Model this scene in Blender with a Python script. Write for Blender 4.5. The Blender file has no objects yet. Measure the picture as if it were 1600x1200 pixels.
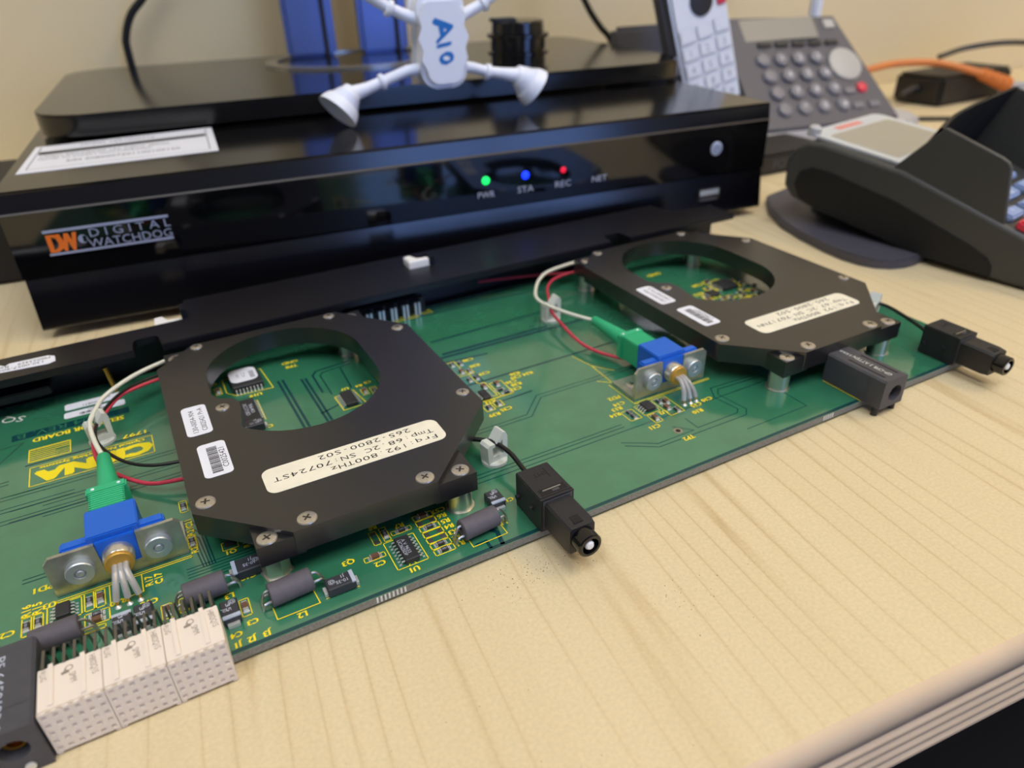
import bpy, bmesh, math, random
from mathutils import Matrix, Vector
random.seed(7)
R = math.radians
S = 0.001                                   # all numbers below are millimetres
sc = bpy.context.scene
COL = sc.collection

# ------------------------------------------------------------------ camera
cd = bpy.data.cameras.new('camera'); cam = bpy.data.objects.new('camera', cd); COL.objects.link(cam)
cd.sensor_width = 36.0
cd.lens = 1119.585 / 1600 * 36.0
cd.clip_start = 0.005; cd.clip_end = 30
rt = Vector((0.8767445, -0.4802547, -0.0259713)); dn = Vector((-0.2669990, -0.4410932, -0.8568246)); fw = Vector((0.4000382, 0.7581506, -0.5149535))
mw = Matrix.Identity(4)
for i in range(3):
    mw[i][0] = rt[i]; mw[i][1] = -dn[i]; mw[i][2] = -fw[i]
mw[2][3] = 132.23 * S
cam.matrix_world = mw
cd.dof.use_dof = True
cd.dof.focus_distance = 0.186
cd.dof.aperture_fstop = 12.5
sc.camera = cam

# ------------------------------------------------------------------ world, exposure
w = bpy.data.worlds.new('World'); sc.world = w; w.use_nodes = True
w.node_tree.nodes['Background'].inputs[0].default_value = (0.75, 0.82, 1.0, 1)
w.node_tree.nodes['Background'].inputs[1].default_value = 0.15
sc.view_settings.view_transform = 'Standard'
sc.view_settings.look = 'None'
sc.view_settings.gamma = 1.0
sc.view_settings.use_curve_mapping = False
sc.view_settings.exposure = 0.0

LAMP_W = 8.6          # emission of the ceiling panels
SKY_W = 4.0           # emission of the daylight window behind the photographer

# ------------------------------------------------------------------ materials
def lin(c):
    c = c / 255.0
    return c / 12.92 if c <= 0.04045 else ((c + 0.055) / 1.055) ** 2.4
def rgb(h):
    h = h.lstrip('#')
    return tuple(lin(int(h[i:i + 2], 16)) for i in (0, 2, 4)) + (1.0,)
MATS = {}
def mat(name, hexc, rough=0.5, metal=0.0, spec=0.5, coat=0.0, trans=0.0, alpha=1.0, emit=0.0, sss=0.0, noise=0.0, nscale=400.0, bump=0.0):
    m = bpy.data.materials.new(name); m.use_nodes = True
    nt = m.node_tree; b = nt.nodes['Principled BSDF']
    b.inputs['Base Color'].default_value = rgb(hexc)
    b.inputs['Roughness'].default_value = rough
    b.inputs['Metallic'].default_value = metal
    b.inputs['Specular IOR Level'].default_value = spec
    b.inputs['Coat Weight'].default_value = coat
    b.inputs['Coat Roughness'].default_value = 0.08
    b.inputs['Transmission Weight'].default_value = trans
    b.inputs['Alpha'].default_value = alpha
    if sss:
        b.inputs['Subsurface Weight'].default_value = sss
        b.inputs['Subsurface Radius'].default_value = (0.003, 0.003, 0.003)
    if emit:
        b.inputs['Emission Color'].default_value = rgb(hexc)
        b.inputs['Emission Strength'].default_value = emit
    if noise or bump:
        tc = nt.nodes.new('ShaderNodeTexCoord')
        nz = nt.nodes.new('ShaderNodeTexNoise'); nz.inputs['Scale'].default_value = nscale; nz.inputs['Detail'].default_value = 4
        nt.links.new(tc.outputs['Object'], nz.inputs['Vector'])
        if noise:
            mx = nt.nodes.new('ShaderNodeMix'); mx.data_type = 'RGBA'; mx.blend_type = 'MULTIPLY'
            mx.inputs[0].default_value = 1.0
            cr = nt.nodes.new('ShaderNodeMapRange')
            cr.inputs[1].default_value = 0.3; cr.inputs[2].default_value = 0.7
            cr.inputs[3].default_value = 1 - noise; cr.inputs[4].default_value = 1 + noise
            nt.links.new(nz.outputs['Fac'], cr.inputs[0])
            mx.inputs[6].default_value = rgb(hexc)
            nt.links.new(cr.outputs[0], mx.inputs[7])
            nt.links.new(mx.outputs[2], b.inputs['Base Color'])
        if bump:
            bp = nt.nodes.new('ShaderNodeBump'); bp.inputs['Strength'].default_value = bump; bp.inputs['Distance'].default_value = 0.0006
            nt.links.new(nz.outputs['Fac'], bp.inputs['Height'])
            nt.links.new(bp.outputs['Normal'], b.inputs['Normal'])
    MATS[name] = m
    return m

mat('pcb', '#337556', 0.15, spec=1.0, coat=0.8, noise=0.08, nscale=90)
mat('pcb_edge', '#7F7E75', 0.75, noise=0.25, nscale=1500)
mat('trace', '#0E3E42', 0.22, spec=0.6)
mat('silk', '#F0DC1C', 0.5)
mat('silk_white', '#D8DAD2', 0.5)
mat('anodized', '#1B1A1B', 0.28, spec=1.0, noise=0.12, nscale=160)
mat('plate_black', '#121116', 0.36, spec=0.45, noise=0.15, nscale=60)
mat('screw', '#CFC9BE', 0.33, 0.9, noise=0.1, nscale=900)
mat('dark_recess', '#15120F', 0.8)
mat('screw_recess', '#4A443C', 0.5, 0.5)
mat('nickel', '#DAD8CC', 0.28, 0.9)
mat('zinc', '#BFC7CA', 0.42, 0.75)
mat('bracket_steel', '#BDBDB0', 0.34, 0.8, noise=0.18, nscale=250)
mat('solder', '#DEDEDA', 0.32, 0.55)
mat('brass', '#C99A45', 0.3, 1.0)
mat('gold', '#E0AE50', 0.35, 0.6)
mat('label_white', '#E4E7F0', 0.45)
mat('label_cream', '#E9E4CF', 0.5, noise=0.05, nscale=180)
mat('ink', '#1B1B1D', 0.6)
mat('blue_plastic', '#1560C8', 0.42)
mat('green_plastic', '#2FAF7A', 0.45)
mat('white_jacket', '#DCDCCB', 0.4)
mat('red_jacket', '#C5384E', 0.35)
mat('black_jacket', '#101011', 0.35)
mat('clip_nylon', '#E6EBE2', 0.4, sss=0.3, trans=0.25)
mat('black_plastic', '#202023', 0.5, noise=0.05, nscale=500)
mat('grey_plastic', '#45454B', 0.5, noise=0.08, nscale=400)
mat('ferrite', '#57535A', 0.65, noise=0.08, nscale=700)
mat('chip', '#2A2A2C', 0.55)
mat('tantalum', '#33343A', 0.45)
mat('tant_band', '#AEB8C8', 0.5)
mat('ceramic_brown', '#6A4A39', 0.5)
mat('tin', '#B9B7AE', 0.3, 0.9)
mat('white_ferrule', '#F0F0EE', 0.25)
mat('connector_ivory', '#E6DACB', 0.5, sss=0.05)
mat('connector_shadow', '#D9CCBE', 0.7)
mat('mold_ink', '#8F8276', 0.7)
mat('pin_metal', '#77736C', 0.35, 0.75)
mat('sleeve', '#DDE4EA', 0.2, trans=0.6)
mat('gloss_black', '#07070A', 0.06, spec=0.6, coat=0.3)
mat('gloss_black_top', '#0B0A0B', 0.14, spec=0.6)
mat('satin_navy', '#0A0A0F', 0.16, spec=0.7)
mat('recorder_body', '#121013', 0.5)
mat('silver_trim', '#4A4744', 0.45, 0.6)
mat('orange_print', '#E2701B', 0.5)
mat('silver_print', '#A9B2CC', 0.4, 0.4)
mat('print_pale', '#B9BFCE', 0.5)
mat('led_green', '#18E060', 0.4, emit=1.6)
mat('led_blue', '#1030FF', 0.4, emit=2.2)
mat('led_red', '#E01838', 0.4, emit=0.9)
mat('button_silver', '#B8C3DA', 0.3, 0.3)
mat('toy_white', '#E9EEFA', 0.38, sss=0.05)
mat('toy_blue', '#1C74C8', 0.5)
mat('pillar_blue', '#566AA8', 0.28, 0.3)
mat('ring_silver', '#B6B2AA', 0.25, 0.8)
mat('phone_grey', '#53535B', 0.5)
mat('phone_light', '#B9B8BA', 0.45)
mat('phone_key', '#74747C', 0.4)
mat('phone_screen', '#87867E', 0.35)
mat('phone_dial', '#AFAFAB', 0.4)
mat('key_red', '#D8324A', 0.4)
mat('handset_white', '#E2E7F1', 0.4)
mat('handset_back', '#57565A', 0.5)
mat('handset_line', '#8F98AC', 0.6)
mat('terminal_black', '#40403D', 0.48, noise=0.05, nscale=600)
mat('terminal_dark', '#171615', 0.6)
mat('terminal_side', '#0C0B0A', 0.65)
mat('terminal_key', '#8FA3CC', 0.35)
mat('shield_edge', '#6F7480', 0.4)
mat('base_grey', '#4A4850', 0.5)
mat('paper', '#C2C6C8', 0.5)
mat('screen_beige', '#A39E90', 0.4)  # beige-grey centre field of the terminal display
mat('paper_red', '#D88A80', 0.6)
mat('orange_cable', '#D9813F', 0.45)
mat('adapter_black', '#1C1A18', 0.5)
mat('wall_paint', '#E0D0A8', 0.85, bump=0.25, nscale=120)
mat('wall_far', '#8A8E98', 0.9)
mat('ceiling_white', '#D9D9D4', 0.9)
mat('carpet', '#141114', 0.95, noise=0.2, nscale=300)
mat('desk_edge', '#CDB596', 0.5, noise=0.06, nscale=60)
mat('under_desk', '#1B1719', 0.8)
mat('lamp', '#F6F8FF', 0.5, emit=LAMP_W)
mat('lamp_warm', '#FFE8C4', 0.5, emit=LAMP_W)
mat('lamp_frame', '#E2E2E0', 0.6)
mat('daylight', '#7FA4F0', 0.5, emit=SKY_W)

def wood():
    m = bpy.data.materials.new('maple'); m.use_nodes = True; nt = m.node_tree; b = nt.nodes['Principled BSDF']
    N = lambda t, **k: nt.nodes.new(t)
    def math_(op, a, v=None, c=None):
        n = N('ShaderNodeMath'); n.operation = op; nt.links.new(a, n.inputs[0])
        if v is not None: n.inputs[1].default_value = v
        return n.outputs[0]
    tc = N('ShaderNodeTexCoord')
    mp = N('ShaderNodeMapping'); mp.inputs['Scale'].default_value = (1, 0.045, 1)
    nt.links.new(tc.outputs['Object'], mp.inputs['Vector'])
    n1 = N('ShaderNodeTexNoise'); n1.inputs['Scale'].default_value = 15; n1.inputs['Detail'].default_value = 1.5; n1.inputs['Roughness'].default_value = 0.4
    nt.links.new(mp.outputs['Vector'], n1.inputs['Vector'])
    sx = N('ShaderNodeSeparateXYZ'); nt.links.new(tc.outputs['Object'], sx.inputs[0])
    ramp = math_('MULTIPLY', sx.outputs[0], 120.0)
    wob = math_('MULTIPLY', n1.outputs['Fac'], 5.0)
    ad = N('ShaderNodeMath'); ad.operation = 'ADD'; nt.links.new(ramp, ad.inputs[0]); nt.links.new(wob, ad.inputs[1])
    nb = N('ShaderNodeTexNoise'); nb.inputs['Scale'].default_value = 75; nb.inputs['Detail'].default_value = 2.0
    nt.links.new(mp.outputs['Vector'], nb.inputs['Vector'])
    ad2 = N('ShaderNodeMath'); ad2.operation = 'ADD'; nt.links.new(ad.outputs[0], ad2.inputs[0]); nt.links.new(math_('MULTIPLY', nb.outputs['Fac'], 2.4), ad2.inputs[1])
    fr_ = math_('FRACT', ad2.outputs[0])
    pp = math_('ABSOLUTE', math_('SUBTRACT', fr_, 0.5)); line = math_('POWER', math_('MULTIPLY', pp, 2.0), 9.0)
    n2 = N('ShaderNodeTexNoise'); n2.inputs['Scale'].default_value = 60; n2.inputs['Detail'].default_value = 4
    nt.links.new(mp.outputs['Vector'], n2.inputs['Vector'])
    n3 = N('ShaderNodeTexNoise'); n3.inputs['Scale'].default_value = 6; n3.inputs['Detail'].default_value = 3
    nt.links.new(tc.outputs['Object'], n3.inputs['Vector'])
    fade = N('ShaderNodeMapRange'); fade.inputs[1].default_value = 0.35; fade.inputs[2].default_value = 0.7; fade.inputs[3].default_value = 0.12; fade.inputs[4].default_value = 0.62
    nt.links.new(n3.outputs['Fac'], fade.inputs[0])
    lf = N('ShaderNodeMath'); lf.operation = 'MULTIPLY'; nt.links.new(line, lf.inputs[0]); nt.links.new(fade.outputs[0], lf.inputs[1])
    sm = math_('MULTIPLY', n2.outputs['Fac'], 0.25)
    tot = N('ShaderNodeMath'); tot.operation = 'ADD'; nt.links.new(lf.outputs[0], tot.inputs[0]); nt.links.new(sm, tot.inputs[1])
    cr = N('ShaderNodeValToRGB')
    cr.color_ramp.elements[0].position = 0.1; cr.color_ramp.elements[0].color = rgb('#D8C79F')
    cr.color_ramp.elements[1].position = 1.0; cr.color_ramp.elements[1].color = rgb('#B0925F')
    nt.links.new(tot.outputs[0], cr.inputs['Fac'])
    fine = N('ShaderNodeTexNoise'); fine.inputs['Scale'].default_value = 1100; fine.inputs['Detail'].default_value = 2
    nt.links.new(tc.outputs['Object'], fine.inputs['Vector'])
    mr = N('ShaderNodeMapRange'); mr.inputs[1].default_value = 0.3; mr.inputs[2].default_value = 0.7; mr.inputs[3].default_value = 0.94; mr.inputs[4].default_value = 1.05
    nt.links.new(fine.outputs['Fac'], mr.inputs[0])
    mm = N('ShaderNodeMix'); mm.data_type = 'RGBA'; mm.blend_type = 'MULTIPLY'; mm.inputs[0].default_value = 1
    nt.links.new(cr.outputs['Color'], mm.inputs[6]); nt.links.new(mr.outputs[0], mm.inputs[7])
    nt.links.new(mm.outputs[2], b.inputs['Base Color'])
    b.inputs['Roughness'].default_value = 0.5; b.inputs['Specular IOR Level'].default_value = 0.35
    MATS['maple'] = m
wood()

# ------------------------------------------------------------------ mesh helpers
_tc = {}
def glyphs(s):
    """flat mesh of a string at size 1: (verts, faces, width)"""
    if s not in _tc:
        c = bpy.data.curves.new('t', 'FONT'); c.body = s; c.size = 1.0; c.resolution_u = 2
        o = bpy.data.objects.new('t', c); COL.objects.link(o)
        bpy.context.view_layer.update()
        me = o.to_mesh()
        vs = [v.co.copy() for v in me.vertices]; fs = [tuple(p.vertices) for p in me.polygons]
        o.to_mesh_clear(); bpy.data.objects.remove(o); bpy.data.curves.remove(c)
        x0 = min((v.x for v in vs), default=0); x1 = max((v.x for v in vs), default=0)
        y0 = min((v.y for v in vs), default=0); y1 = max((v.y for v in vs), default=0)
        _tc[s] = (vs, fs, x0, x1, y0, y1)
    return _tc[s]

class G:
    def __init__(self):
        self.bm = bmesh.new(); self.M = Matrix.Identity(4)
    def v(self, p): return self.bm.verts.new(self.M @ Vector(p))
    def face(self, vs, mi=0):
        try:
            f = self.bm.faces.new(vs); f.material_index = mi; return f
        except ValueError: return None
    def box(self, x0, x1, y0, y1, z0, z1, bev=0.0, mi=0, seg=2):
        if x0 > x1: x0, x1 = x1, x0
        if y0 > y1: y0, y1 = y1, y0
        p = [self.v(q) for q in ((x0,y0,z0),(x1,y0,z0),(x1,y1,z0),(x0,y1,z0),(x0,y0,z1),(x1,y0,z1),(x1,y1,z1),(x0,y1,z1))]
        fs = [self.face([p[i] for i in q], mi) for q in ((3,2,1,0),(4,5,6,7),(0,1,5,4),(1,2,6,5),(2,3,7,6),(3,0,4,7))]
        if bev:
            es = {e for f in fs for e in f.edges}
            bmesh.ops.bevel(self.bm, geom=list(es), offset=bev, segments=seg, affect='EDGES', clamp_overlap=True)
        return self
    def prism(self, pts, z0, z1, bev=0.0, mi=0, side=None):
        a = [self.v((x, y, z0)) for x, y in pts]; b = [self.v((x, y, z1)) for x, y in pts]
        n = len(pts); top = self.face(b, mi); self.face(a[::-1], mi)
        for i in range(n): self.face([a[i], a[(i+1)%n], b[(i+1)%n], b[i]], mi if side is None else side)
        if bev and top:
            bmesh.ops.bevel(self.bm, geom=list(top.edges), offset=bev, segments=2, affect='EDGES', clamp_overlap=True)
        return self
    def holed(self, outer, inner, z0, z1, mi=0):
        for z, fl in ((z1, False), (z0, True)):
            o = [self.v((x, y, z)) for x, y in outer]; i_ = [self.v((x, y, z)) for x, y in inner]
            if not fl: ot, it = o, i_
            else: ob, ib = o, i_
            es = []
            for lp in (o, i_):
                for k in range(len(lp)): es.append(self.bm.edges.new((lp[k], lp[(k+1) % len(lp)])))
            r = bmesh.ops.triangle_fill(self.bm, use_beauty=True, edges=es)
            for g in r['geom']:
                if isinstance(g, bmesh.types.BMFace):
                    g.material_index = mi
                    g.normal_update()
                    if (g.normal.z > 0) == fl: g.normal_flip()
        n = len(outer)
        for k in range(n): self.face([ob[k], ob[(k+1)%n], ot[(k+1)%n], ot[k]], mi)
        n = len(inner)
        for k in range(n): self.face([ib[(k+1)%n], ib[k], it[k], it[(k+1)%n]], mi)
        return self
    def ring_pts(self, c, ax, r, seg):
        ax = Vector(ax).normalized(); a = ax.orthogonal().normalized(); b = ax.cross(a)
        return [Vector(c) + r * (math.cos(t) * a + math.sin(t) * b) for t in (2*math.pi*k/seg for k in range(seg))]
    def lathe(self, c, ax, prof, seg=24, mi=0, cap=True):
        """prof: (distance along axis, radius)"""
        ax = Vector(ax).normalized(); c = Vector(c); rings = []
        for d, r in prof: rings.append([self.v(q) for q in self.ring_pts(c + ax*d, ax, max(r, 1e-4), seg)])
        for A, B in zip(rings, rings[1:]):
            for k in range(seg): self.face([A[k], A[(k+1)%seg], B[(k+1)%seg], B[k]], mi)
        if cap:
            self.face(rings[0][::-1], mi); self.face(rings[-1], mi)
        return self
    def cyl(self, p0, p1, r, seg=20, mi=0, r1=None, bev=0.0):
        d = Vector(p1) - Vector(p0); L = d.length; r1 = r if r1 is None else r1
        pr = [(0, r), (L, r1)] if not bev else [(0, r-bev), (bev, r), (L-bev, r1), (L, r1-bev)]
        return self.lathe(p0, d, pr, seg, mi)
    def tube(self, path, r, seg=8, mi=0, smooth=0):
        P = [Vector(p) for p in path]
        if smooth:
            Q = []
            ext = [2*P[0]-P[1]] + P + [2*P[-1]-P[-2]]
            for i in range(1, len(ext)-2):
                p0, p1, p2, p3 = ext[i-1:i+3]
                for k in range(smooth):
                    t = k/smooth
                    Q.append(0.5*((2*p1)+(p2-p0)*t+(2*p0-5*p1+4*p2-p3)*t*t+(3*p1-p0-3*p2+p3)*t**3))
            Q.append(P[-1]); P = Q
        rings = []; prev = None
        for i, p in enumerate(P):
            t = (P[min(i+1, len(P)-1)] - P[max(i-1, 0)]).normalized()
            if prev is None: a = t.orthogonal().normalized()
            else: a = (prev - t*prev.dot(t)).normalized()
            prev = a; b = t.cross(a)
            rr = r[i] if isinstance(r, (list, tuple)) else r
            rings.append([self.v(p + rr*(math.cos(2*math.pi*k/seg)*a + math.sin(2*math.pi*k/seg)*b)) for k in range(seg)])
        for A, B in zip(rings, rings[1:]):
            for k in range(seg): self.face([A[k], A[(k+1)%seg], B[(k+1)%seg], B[k]], mi)
        self.face(rings[0][::-1], mi); self.face(rings[-1], mi)
        return self
    def ellipsoid(self, c, rx, ry, rz, seg=20, rg=12, mi=0):
        rings = []
        for j in range(1, rg):
            ph = math.pi*j/rg
            rings.append([self.v((c[0]+rx*math.sin(ph)*math.cos(2*math.pi*k/seg), c[1]+ry*math.sin(ph)*math.sin(2*math.pi*k/seg), c[2]+rz*math.cos(ph))) for k in range(seg)])
        t = self.v((c[0], c[1], c[2]+rz)); b = self.v((c[0], c[1], c[2]-rz))
        for A, B in zip(rings, rings[1:]):
            for k in range(seg): self.face([A[k], B[k], B[(k+1)%seg], A[(k+1)%seg]], mi)
        for k in range(seg):
            self.face([t, rings[0][k], rings[0][(k+1)%seg]], mi); self.face([b, rings[-1][(k+1)%seg], rings[-1][k]], mi)
        return self
    def text(self, s, h, at, rot=0, fit=None, al='C', plane='XY', mi=0, mono=None):
        """flat lettering; h = cap height; at = anchor (centre / start of the line)"""
        if plane == 'XY': B = Matrix.Identity(4)
        elif plane == 'XZ': B = Matrix(((1,0,0,0),(0,0,-1,0),(0,1,0,0),(0,0,0,1)))     # upright, read from -Y
        T = Matrix.Translation(at) @ B @ Matrix.Rotation(R(rot), 4, 'Z')
        k = h / 0.69
        if mono:
            n = len(s); off = -(n-1)/2*mono if al == 'C' else mono/2
            for i, ch in enumerate(s):
                if ch == ' ': continue
                vs, fs, x0, x1, y0, y1 = glyphs(ch)
                ww = (x1-x0)*k; sx = k * min(1.5, (mono*0.86)/max(ww, .3*mono)) if ch not in '.:-1I' else k
                nv = [self.v(T @ Vector(((v.x-(x0+x1)/2)*sx + off + i*mono, v.y*k - h/2, 0))) for v in vs]
                for f in fs: self.face([nv[q] for q in f], mi)
            return self
        vs, fs, x0, x1, y0, y1 = glyphs(s)
        sx = k if not fit else fit/(x1-x0)
        xo = (x0+x1)/2 if al == 'C' else (x0 if al == 'L' else x1)
        nv = [self.v(T @ Vector(((v.x-xo)*sx, v.y*k - h/2, 0))) for v in vs]
        for f in fs: self.face([nv[q] for q in f], mi)
        return self
    def strip(self, pts, wd, z, mi=0, th=0.03):
        """flat mitred strip along a 2-D polyline"""
        P = [Vector((p[0], p[1])) for p in pts]; L = []; Rr = []
        for i, p in enumerate(P):
            d1 = (p-P[i-1]).normalized() if i else (P[1]-p).normalized()
            d2 = (P[i+1]-p).normalized() if i < len(P)-1 else d1
            n = Vector((-(d1+d2).y, (d1+d2).x))
            if n.length < 1e-6: n = Vector((-d1.y, d1.x))
            n.normalize(); c = max(0.5, n.dot(Vector((-d1.y, d1.x))))
            L.append(self.v((*(p+n*wd/2/c), z+th))); Rr.append(self.v((*(p-n*wd/2/c), z+th)))
        for i in range(len(P)-1): self.face([Rr[i], Rr[i+1], L[i+1], L[i]], mi)
        return self
    def frame(self, x0, x1, y0, y1, wd, z, mi=0):
        for a in ((x0,x1,y0,y0+wd),(x0,x1,y1-wd,y1),(x0,x0+wd,y0,y1),(x1-wd,x1,y0,y1)):
            vs = [self.v(q) for q in ((a[0],a[2],z),(a[1],a[2],z),(a[1],a[3],z),(a[0],a[3],z))]; self.face(vs, mi)
        return self
    def build(self, name, mats, parent=None, org=None, loc=None, ang=32, kind=None, label=None, flat=False):
        bm = self.bm
        if org is None: org = ORG.get(parent.name, (0,0,0)) if parent else (0,0,0)
        bmesh.ops.translate(bm, verts=bm.verts, vec=-Vector(org))
        bmesh.ops.scale(bm, verts=bm.verts, vec=(S,S,S))
        if not flat: bmesh.ops.recalc_face_normals(bm, faces=bm.faces)
        me = bpy.data.meshes.new(name); bm.to_mesh(me); bm.free()
        for m in (mats if isinstance(mats, (list, tuple)) else [mats]): me.materials.append(MATS[m])
        if not flat:
            me.polygons.foreach_set('use_smooth', [True]*len(me.polygons)); me.set_sharp_from_angle(angle=R(ang))
        return link(name, me, parent, loc, kind, label, org)
ORG = {}
def link(name, me, parent=None, loc=None, kind=None, label=None, org=None, rotz=0):
    o = bpy.data.objects.new(name, me); COL.objects.link(o)
    if parent:
        o.parent = parent; ORG[o.name] = ORG.get(parent.name, (0,0,0)) if org is None else tuple(org)
    if loc is not None: o.location = Vector(loc)*S
    if rotz: o.rotation_euler.z = R(rotz)
    if kind: o['kind'] = kind
    if label: o['label'] = label
    return o
def thing(name, label, cat, loc, rotz=0, group=None, world=False):
    o = bpy.data.objects.new(name, None); COL.objects.link(o)
    o.empty_display_size = 0.01
    o.location = Vector(loc)*S; o.rotation_euler.z = R(rotz)
    ORG[o.name] = tuple(loc) if world else (0,0,0)
    o['label'] = label; o['category'] = cat
    if group: o['group'] = group
    return o
def rrect(x0, x1, y0, y1, r, n=5):
    p = []
    for cx, cy, a in ((x1-r,y0+r,-90),(x1-r,y1-r,0),(x0+r,y1-r,90),(x0+r,y0+r,180)):
        for k in range(n+1):
            t = R(a+90*k/n); p.append((cx+r*math.cos(t), cy+r*math.sin(t)))
    return p

# the desk, wall and recorder share one frame, turned 5.8 degrees against the circuit board
DA = -5.8
P0 = (-45.28, 326.79, 0.0)

# ================================================================== the room
def struct(g, name, m, **k):
    o = g.build(name, m, **k); o['kind'] = 'structure'; o.location = Vector(P0)*S; o.rotation_euler.z = R(DA); return o
U0, U1, V0, V1, ZF, ZC = -1500, 2300, -2700, 300, -740, 1950
struct(G().box(U0, U1, V1, V1+60, ZF, ZC), 'wall_back', 'wall_paint')
struct(G().box(U0-60, U0, V0, V1+60, ZF, ZC), 'wall_left', 'wall_far')
struct(G().box(U1, U1+60, V0, V1+60, ZF, ZC), 'wall_right', 'wall_paint')
g = G(); WX0, WX1, WZ0, WZ1 = 600, 1800, -350, 1350
g.box(U0, WX0, V0-60, V0, ZF, ZC); g.box(WX1, U1, V0-60, V0, ZF, ZC); g.box(WX0, WX1, V0-60, V0, ZF, WZ0); g.box(WX0, WX1, V0-60, V0, WZ1, ZC)
struct(g, 'wall_front', 'wall_far')
struct(G().box(U0, U1, V0, V1, ZF-60, ZF), 'floor', 'carpet')
struct(G().box(U0, U1, V0, V1, ZC, ZC+60), 'ceiling', 'ceiling_white')
wn = struct(G().box(WX0, WX1, V0-40, V0-35, WZ0, WZ1), 'window_1', 'daylight')
g = G()
for a, b in ((WX0, WX0+40), ((WX0+WX1)/2-20, (WX0+WX1)/2+20), (WX1-40, WX1)): g.box(a, b, V0-34, V0+12, WZ0, WZ1)
for a, b in ((WZ0, WZ0+40), (WZ1-40, WZ1)): g.box(WX0, WX1, V0-34, V0+12, a, b)
g.build('window_frame', 'lamp_frame', wn)

def ceiling_light(u, v, where, lm='lamp'):
    c, s = math.cos(R(DA)), math.sin(R(DA))
    t = thing('ceiling_light', 'flat white ceiling light panel ' + where, 'light', (P0[0]+u*c-v*s, P0[1]+u*s+v*c, ZC), DA, 'ceiling light panels')
    G().box(-300, 300, -600, 600, -14, -8).build('diffuser', lm, t)
    g = G()
    for q in ((-320,-298,-620,620),(298,320,-620,620),(-320,320,-620,-598),(-320,320,598,620)): g.box(*q, -22, 0)
    g.build('light_frame', 'lamp_frame', t)
ceiling_light(-700, -900, 'over the left of the room')
ceiling_light(500, -900, 'over the middle of the room')
ceiling_light(1600, -700, 'over the right of the room, warmer than the others', 'lamp_warm')

# ================================================================== desk
desk = thing('desk', 'pale maple laminate desk with ribbed front edge under all the equipment', 'desk', P0, DA)
DX0, DX1, DV0 = -900, 1500, -264
G().box(DX0, DX1, DV0, 298, -24, 0).build('desktop', 'maple', desk)
prof = [(DV0, 0.0), (DV0-1.2, -0.3), (DV0-2.6, -1.6), (DV0-3.2, -4.0), (DV0-3.0, -7.0), (DV0-2.0, -7.8)]
for k in range(4):
    z = -8.2-k*4.0; prof += [(DV0-1.6, z), (DV0-3.2, z-0.9), (DV0-3.4, z-1.8), (DV0-3.2, z-2.8), (DV0-1.6, z-3.6)]
prof += [(DV0-1.2, -24.2), (DV0, -24.2)]
g = G(); g.M = Matrix(((0,0,1,0),(1,0,0,0),(0,1,0,0),(0,0,0,1)))
g.prism([(a, b) for a, b in prof], DX0, DX1); g.build('edge_molding', 'desk_edge', desk, ang=50)
for x in (DX0+60, DX1-80):
    G().box(x, x+20, DV0+60, 280, ZF, -24).build('leg_panel', 'under_desk', desk)
G().box(DX0+80, DX1-80, 262, 278, -420, -24).build('modesty_panel', 'under_desk', desk)

# ================================================================== video recorder
W = 362.7; DEPTH = 285
rec = thing('video_recorder', 'black glossy video recorder with orange and silver lettering behind the circuit board', 'recorder', P0, DA)
G().box(1.5, W-1.5, 6, DEPTH, 4.5, 58.6, 0.6).build('chassis', 'recorder_body', rec)
G().box(0.4, W, 1.4, DEPTH, 58.4, 60.2, 0.4).build('top_cover', 'gloss_black_top', rec)
def extr(name, pr, m, x0, x1, parent, bev=0):
    g = G(); g.M = Matrix(((0,0,1,0),(1,0,0,0),(0,1,0,0),(0,0,0,1))); g.prism(pr, x0, x1); return g.build(name, m, parent)
extr('front_panel', [(0, 26), (0, 51.4), (6.5, 51.4), (6.5, 26)], 'gloss_black', 0, W, rec)
extr('lower_panel', [(0.4, 25.6), (6.5, 25.6), (6.5, 4.6), (-2.2, 4.6), (-2.6, 5.4)], 'satin_navy', 0.4, W-0.4, rec)
extr('bevel_strip', [(0.35, 52.3), (1.5, 59.6), (7.5, 59.6), (7.5, 52.3)], 'satin_navy', 0.4, W, rec)
extr('silver_strip', [(-0.1, 51.5), (0.35, 52.25), (7, 52.25), (7, 51.5)], 'silver_trim', 0.3, W, rec)
for x in (25, W-25):
    for y in (22, DEPTH-25):
        G().cyl((x, y, 0), (x, y, 4.5), 9, 24).build('foot', 'black_plastic', rec)
# lettering
lg = G()
lg.box(12.2, 57.8, -0.5, 0, 43.3, 44.3, mi=1); lg.box(12.2, 57.8, -0.5, 0, 34.2, 35.0, mi=1)
for k_ in range(4): lg.text('D', 7.2, (14.9+0.35*k_, -0.1-0.03*k_, 38.9), fit=4.4, plane='XZ'); lg.text('W', 7.2, (19.4+0.3*k_, -0.25-0.03*k_, 38.9), fit=6.6, plane='XZ')
lg.build('logo_block', ['orange_print', 'silver_print'], rec, flat=True)
lg = G()
lg.text('D I G I T A L', 3.3, (43.0, -0.2, 41.2), plane='XZ', fit=30); lg.text('WATCHDOG', 3.3, (42.2, -0.2, 37.0), fit=31, plane='XZ')
lg.lathe((25.2, -0.05, 39.2), (0,-1,0), [(0, 1.7), (0.15, 1.7)], 20)
lg.build('logo_lettering', 'silver_print', rec, flat=True)
G().box(25.2, 26.6, -0.3, -0.25, 38.0, 40.4).build('logo_dot', 'gloss_black', rec)
for x, m, nm in ((197.4, 'led_green', 'PWR'), (218.0, 'led_blue', 'STA'), (238.4, 'led_red', 'REC')):
    r = 2.0 if nm != 'REC' else 1.5
    G().lathe((x, 0.2, 40), (0,-1,0), [(0, r), (0.4, r), (0.6, r*0.6)], 20).build('status_light', m, rec)
g = G()
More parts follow.
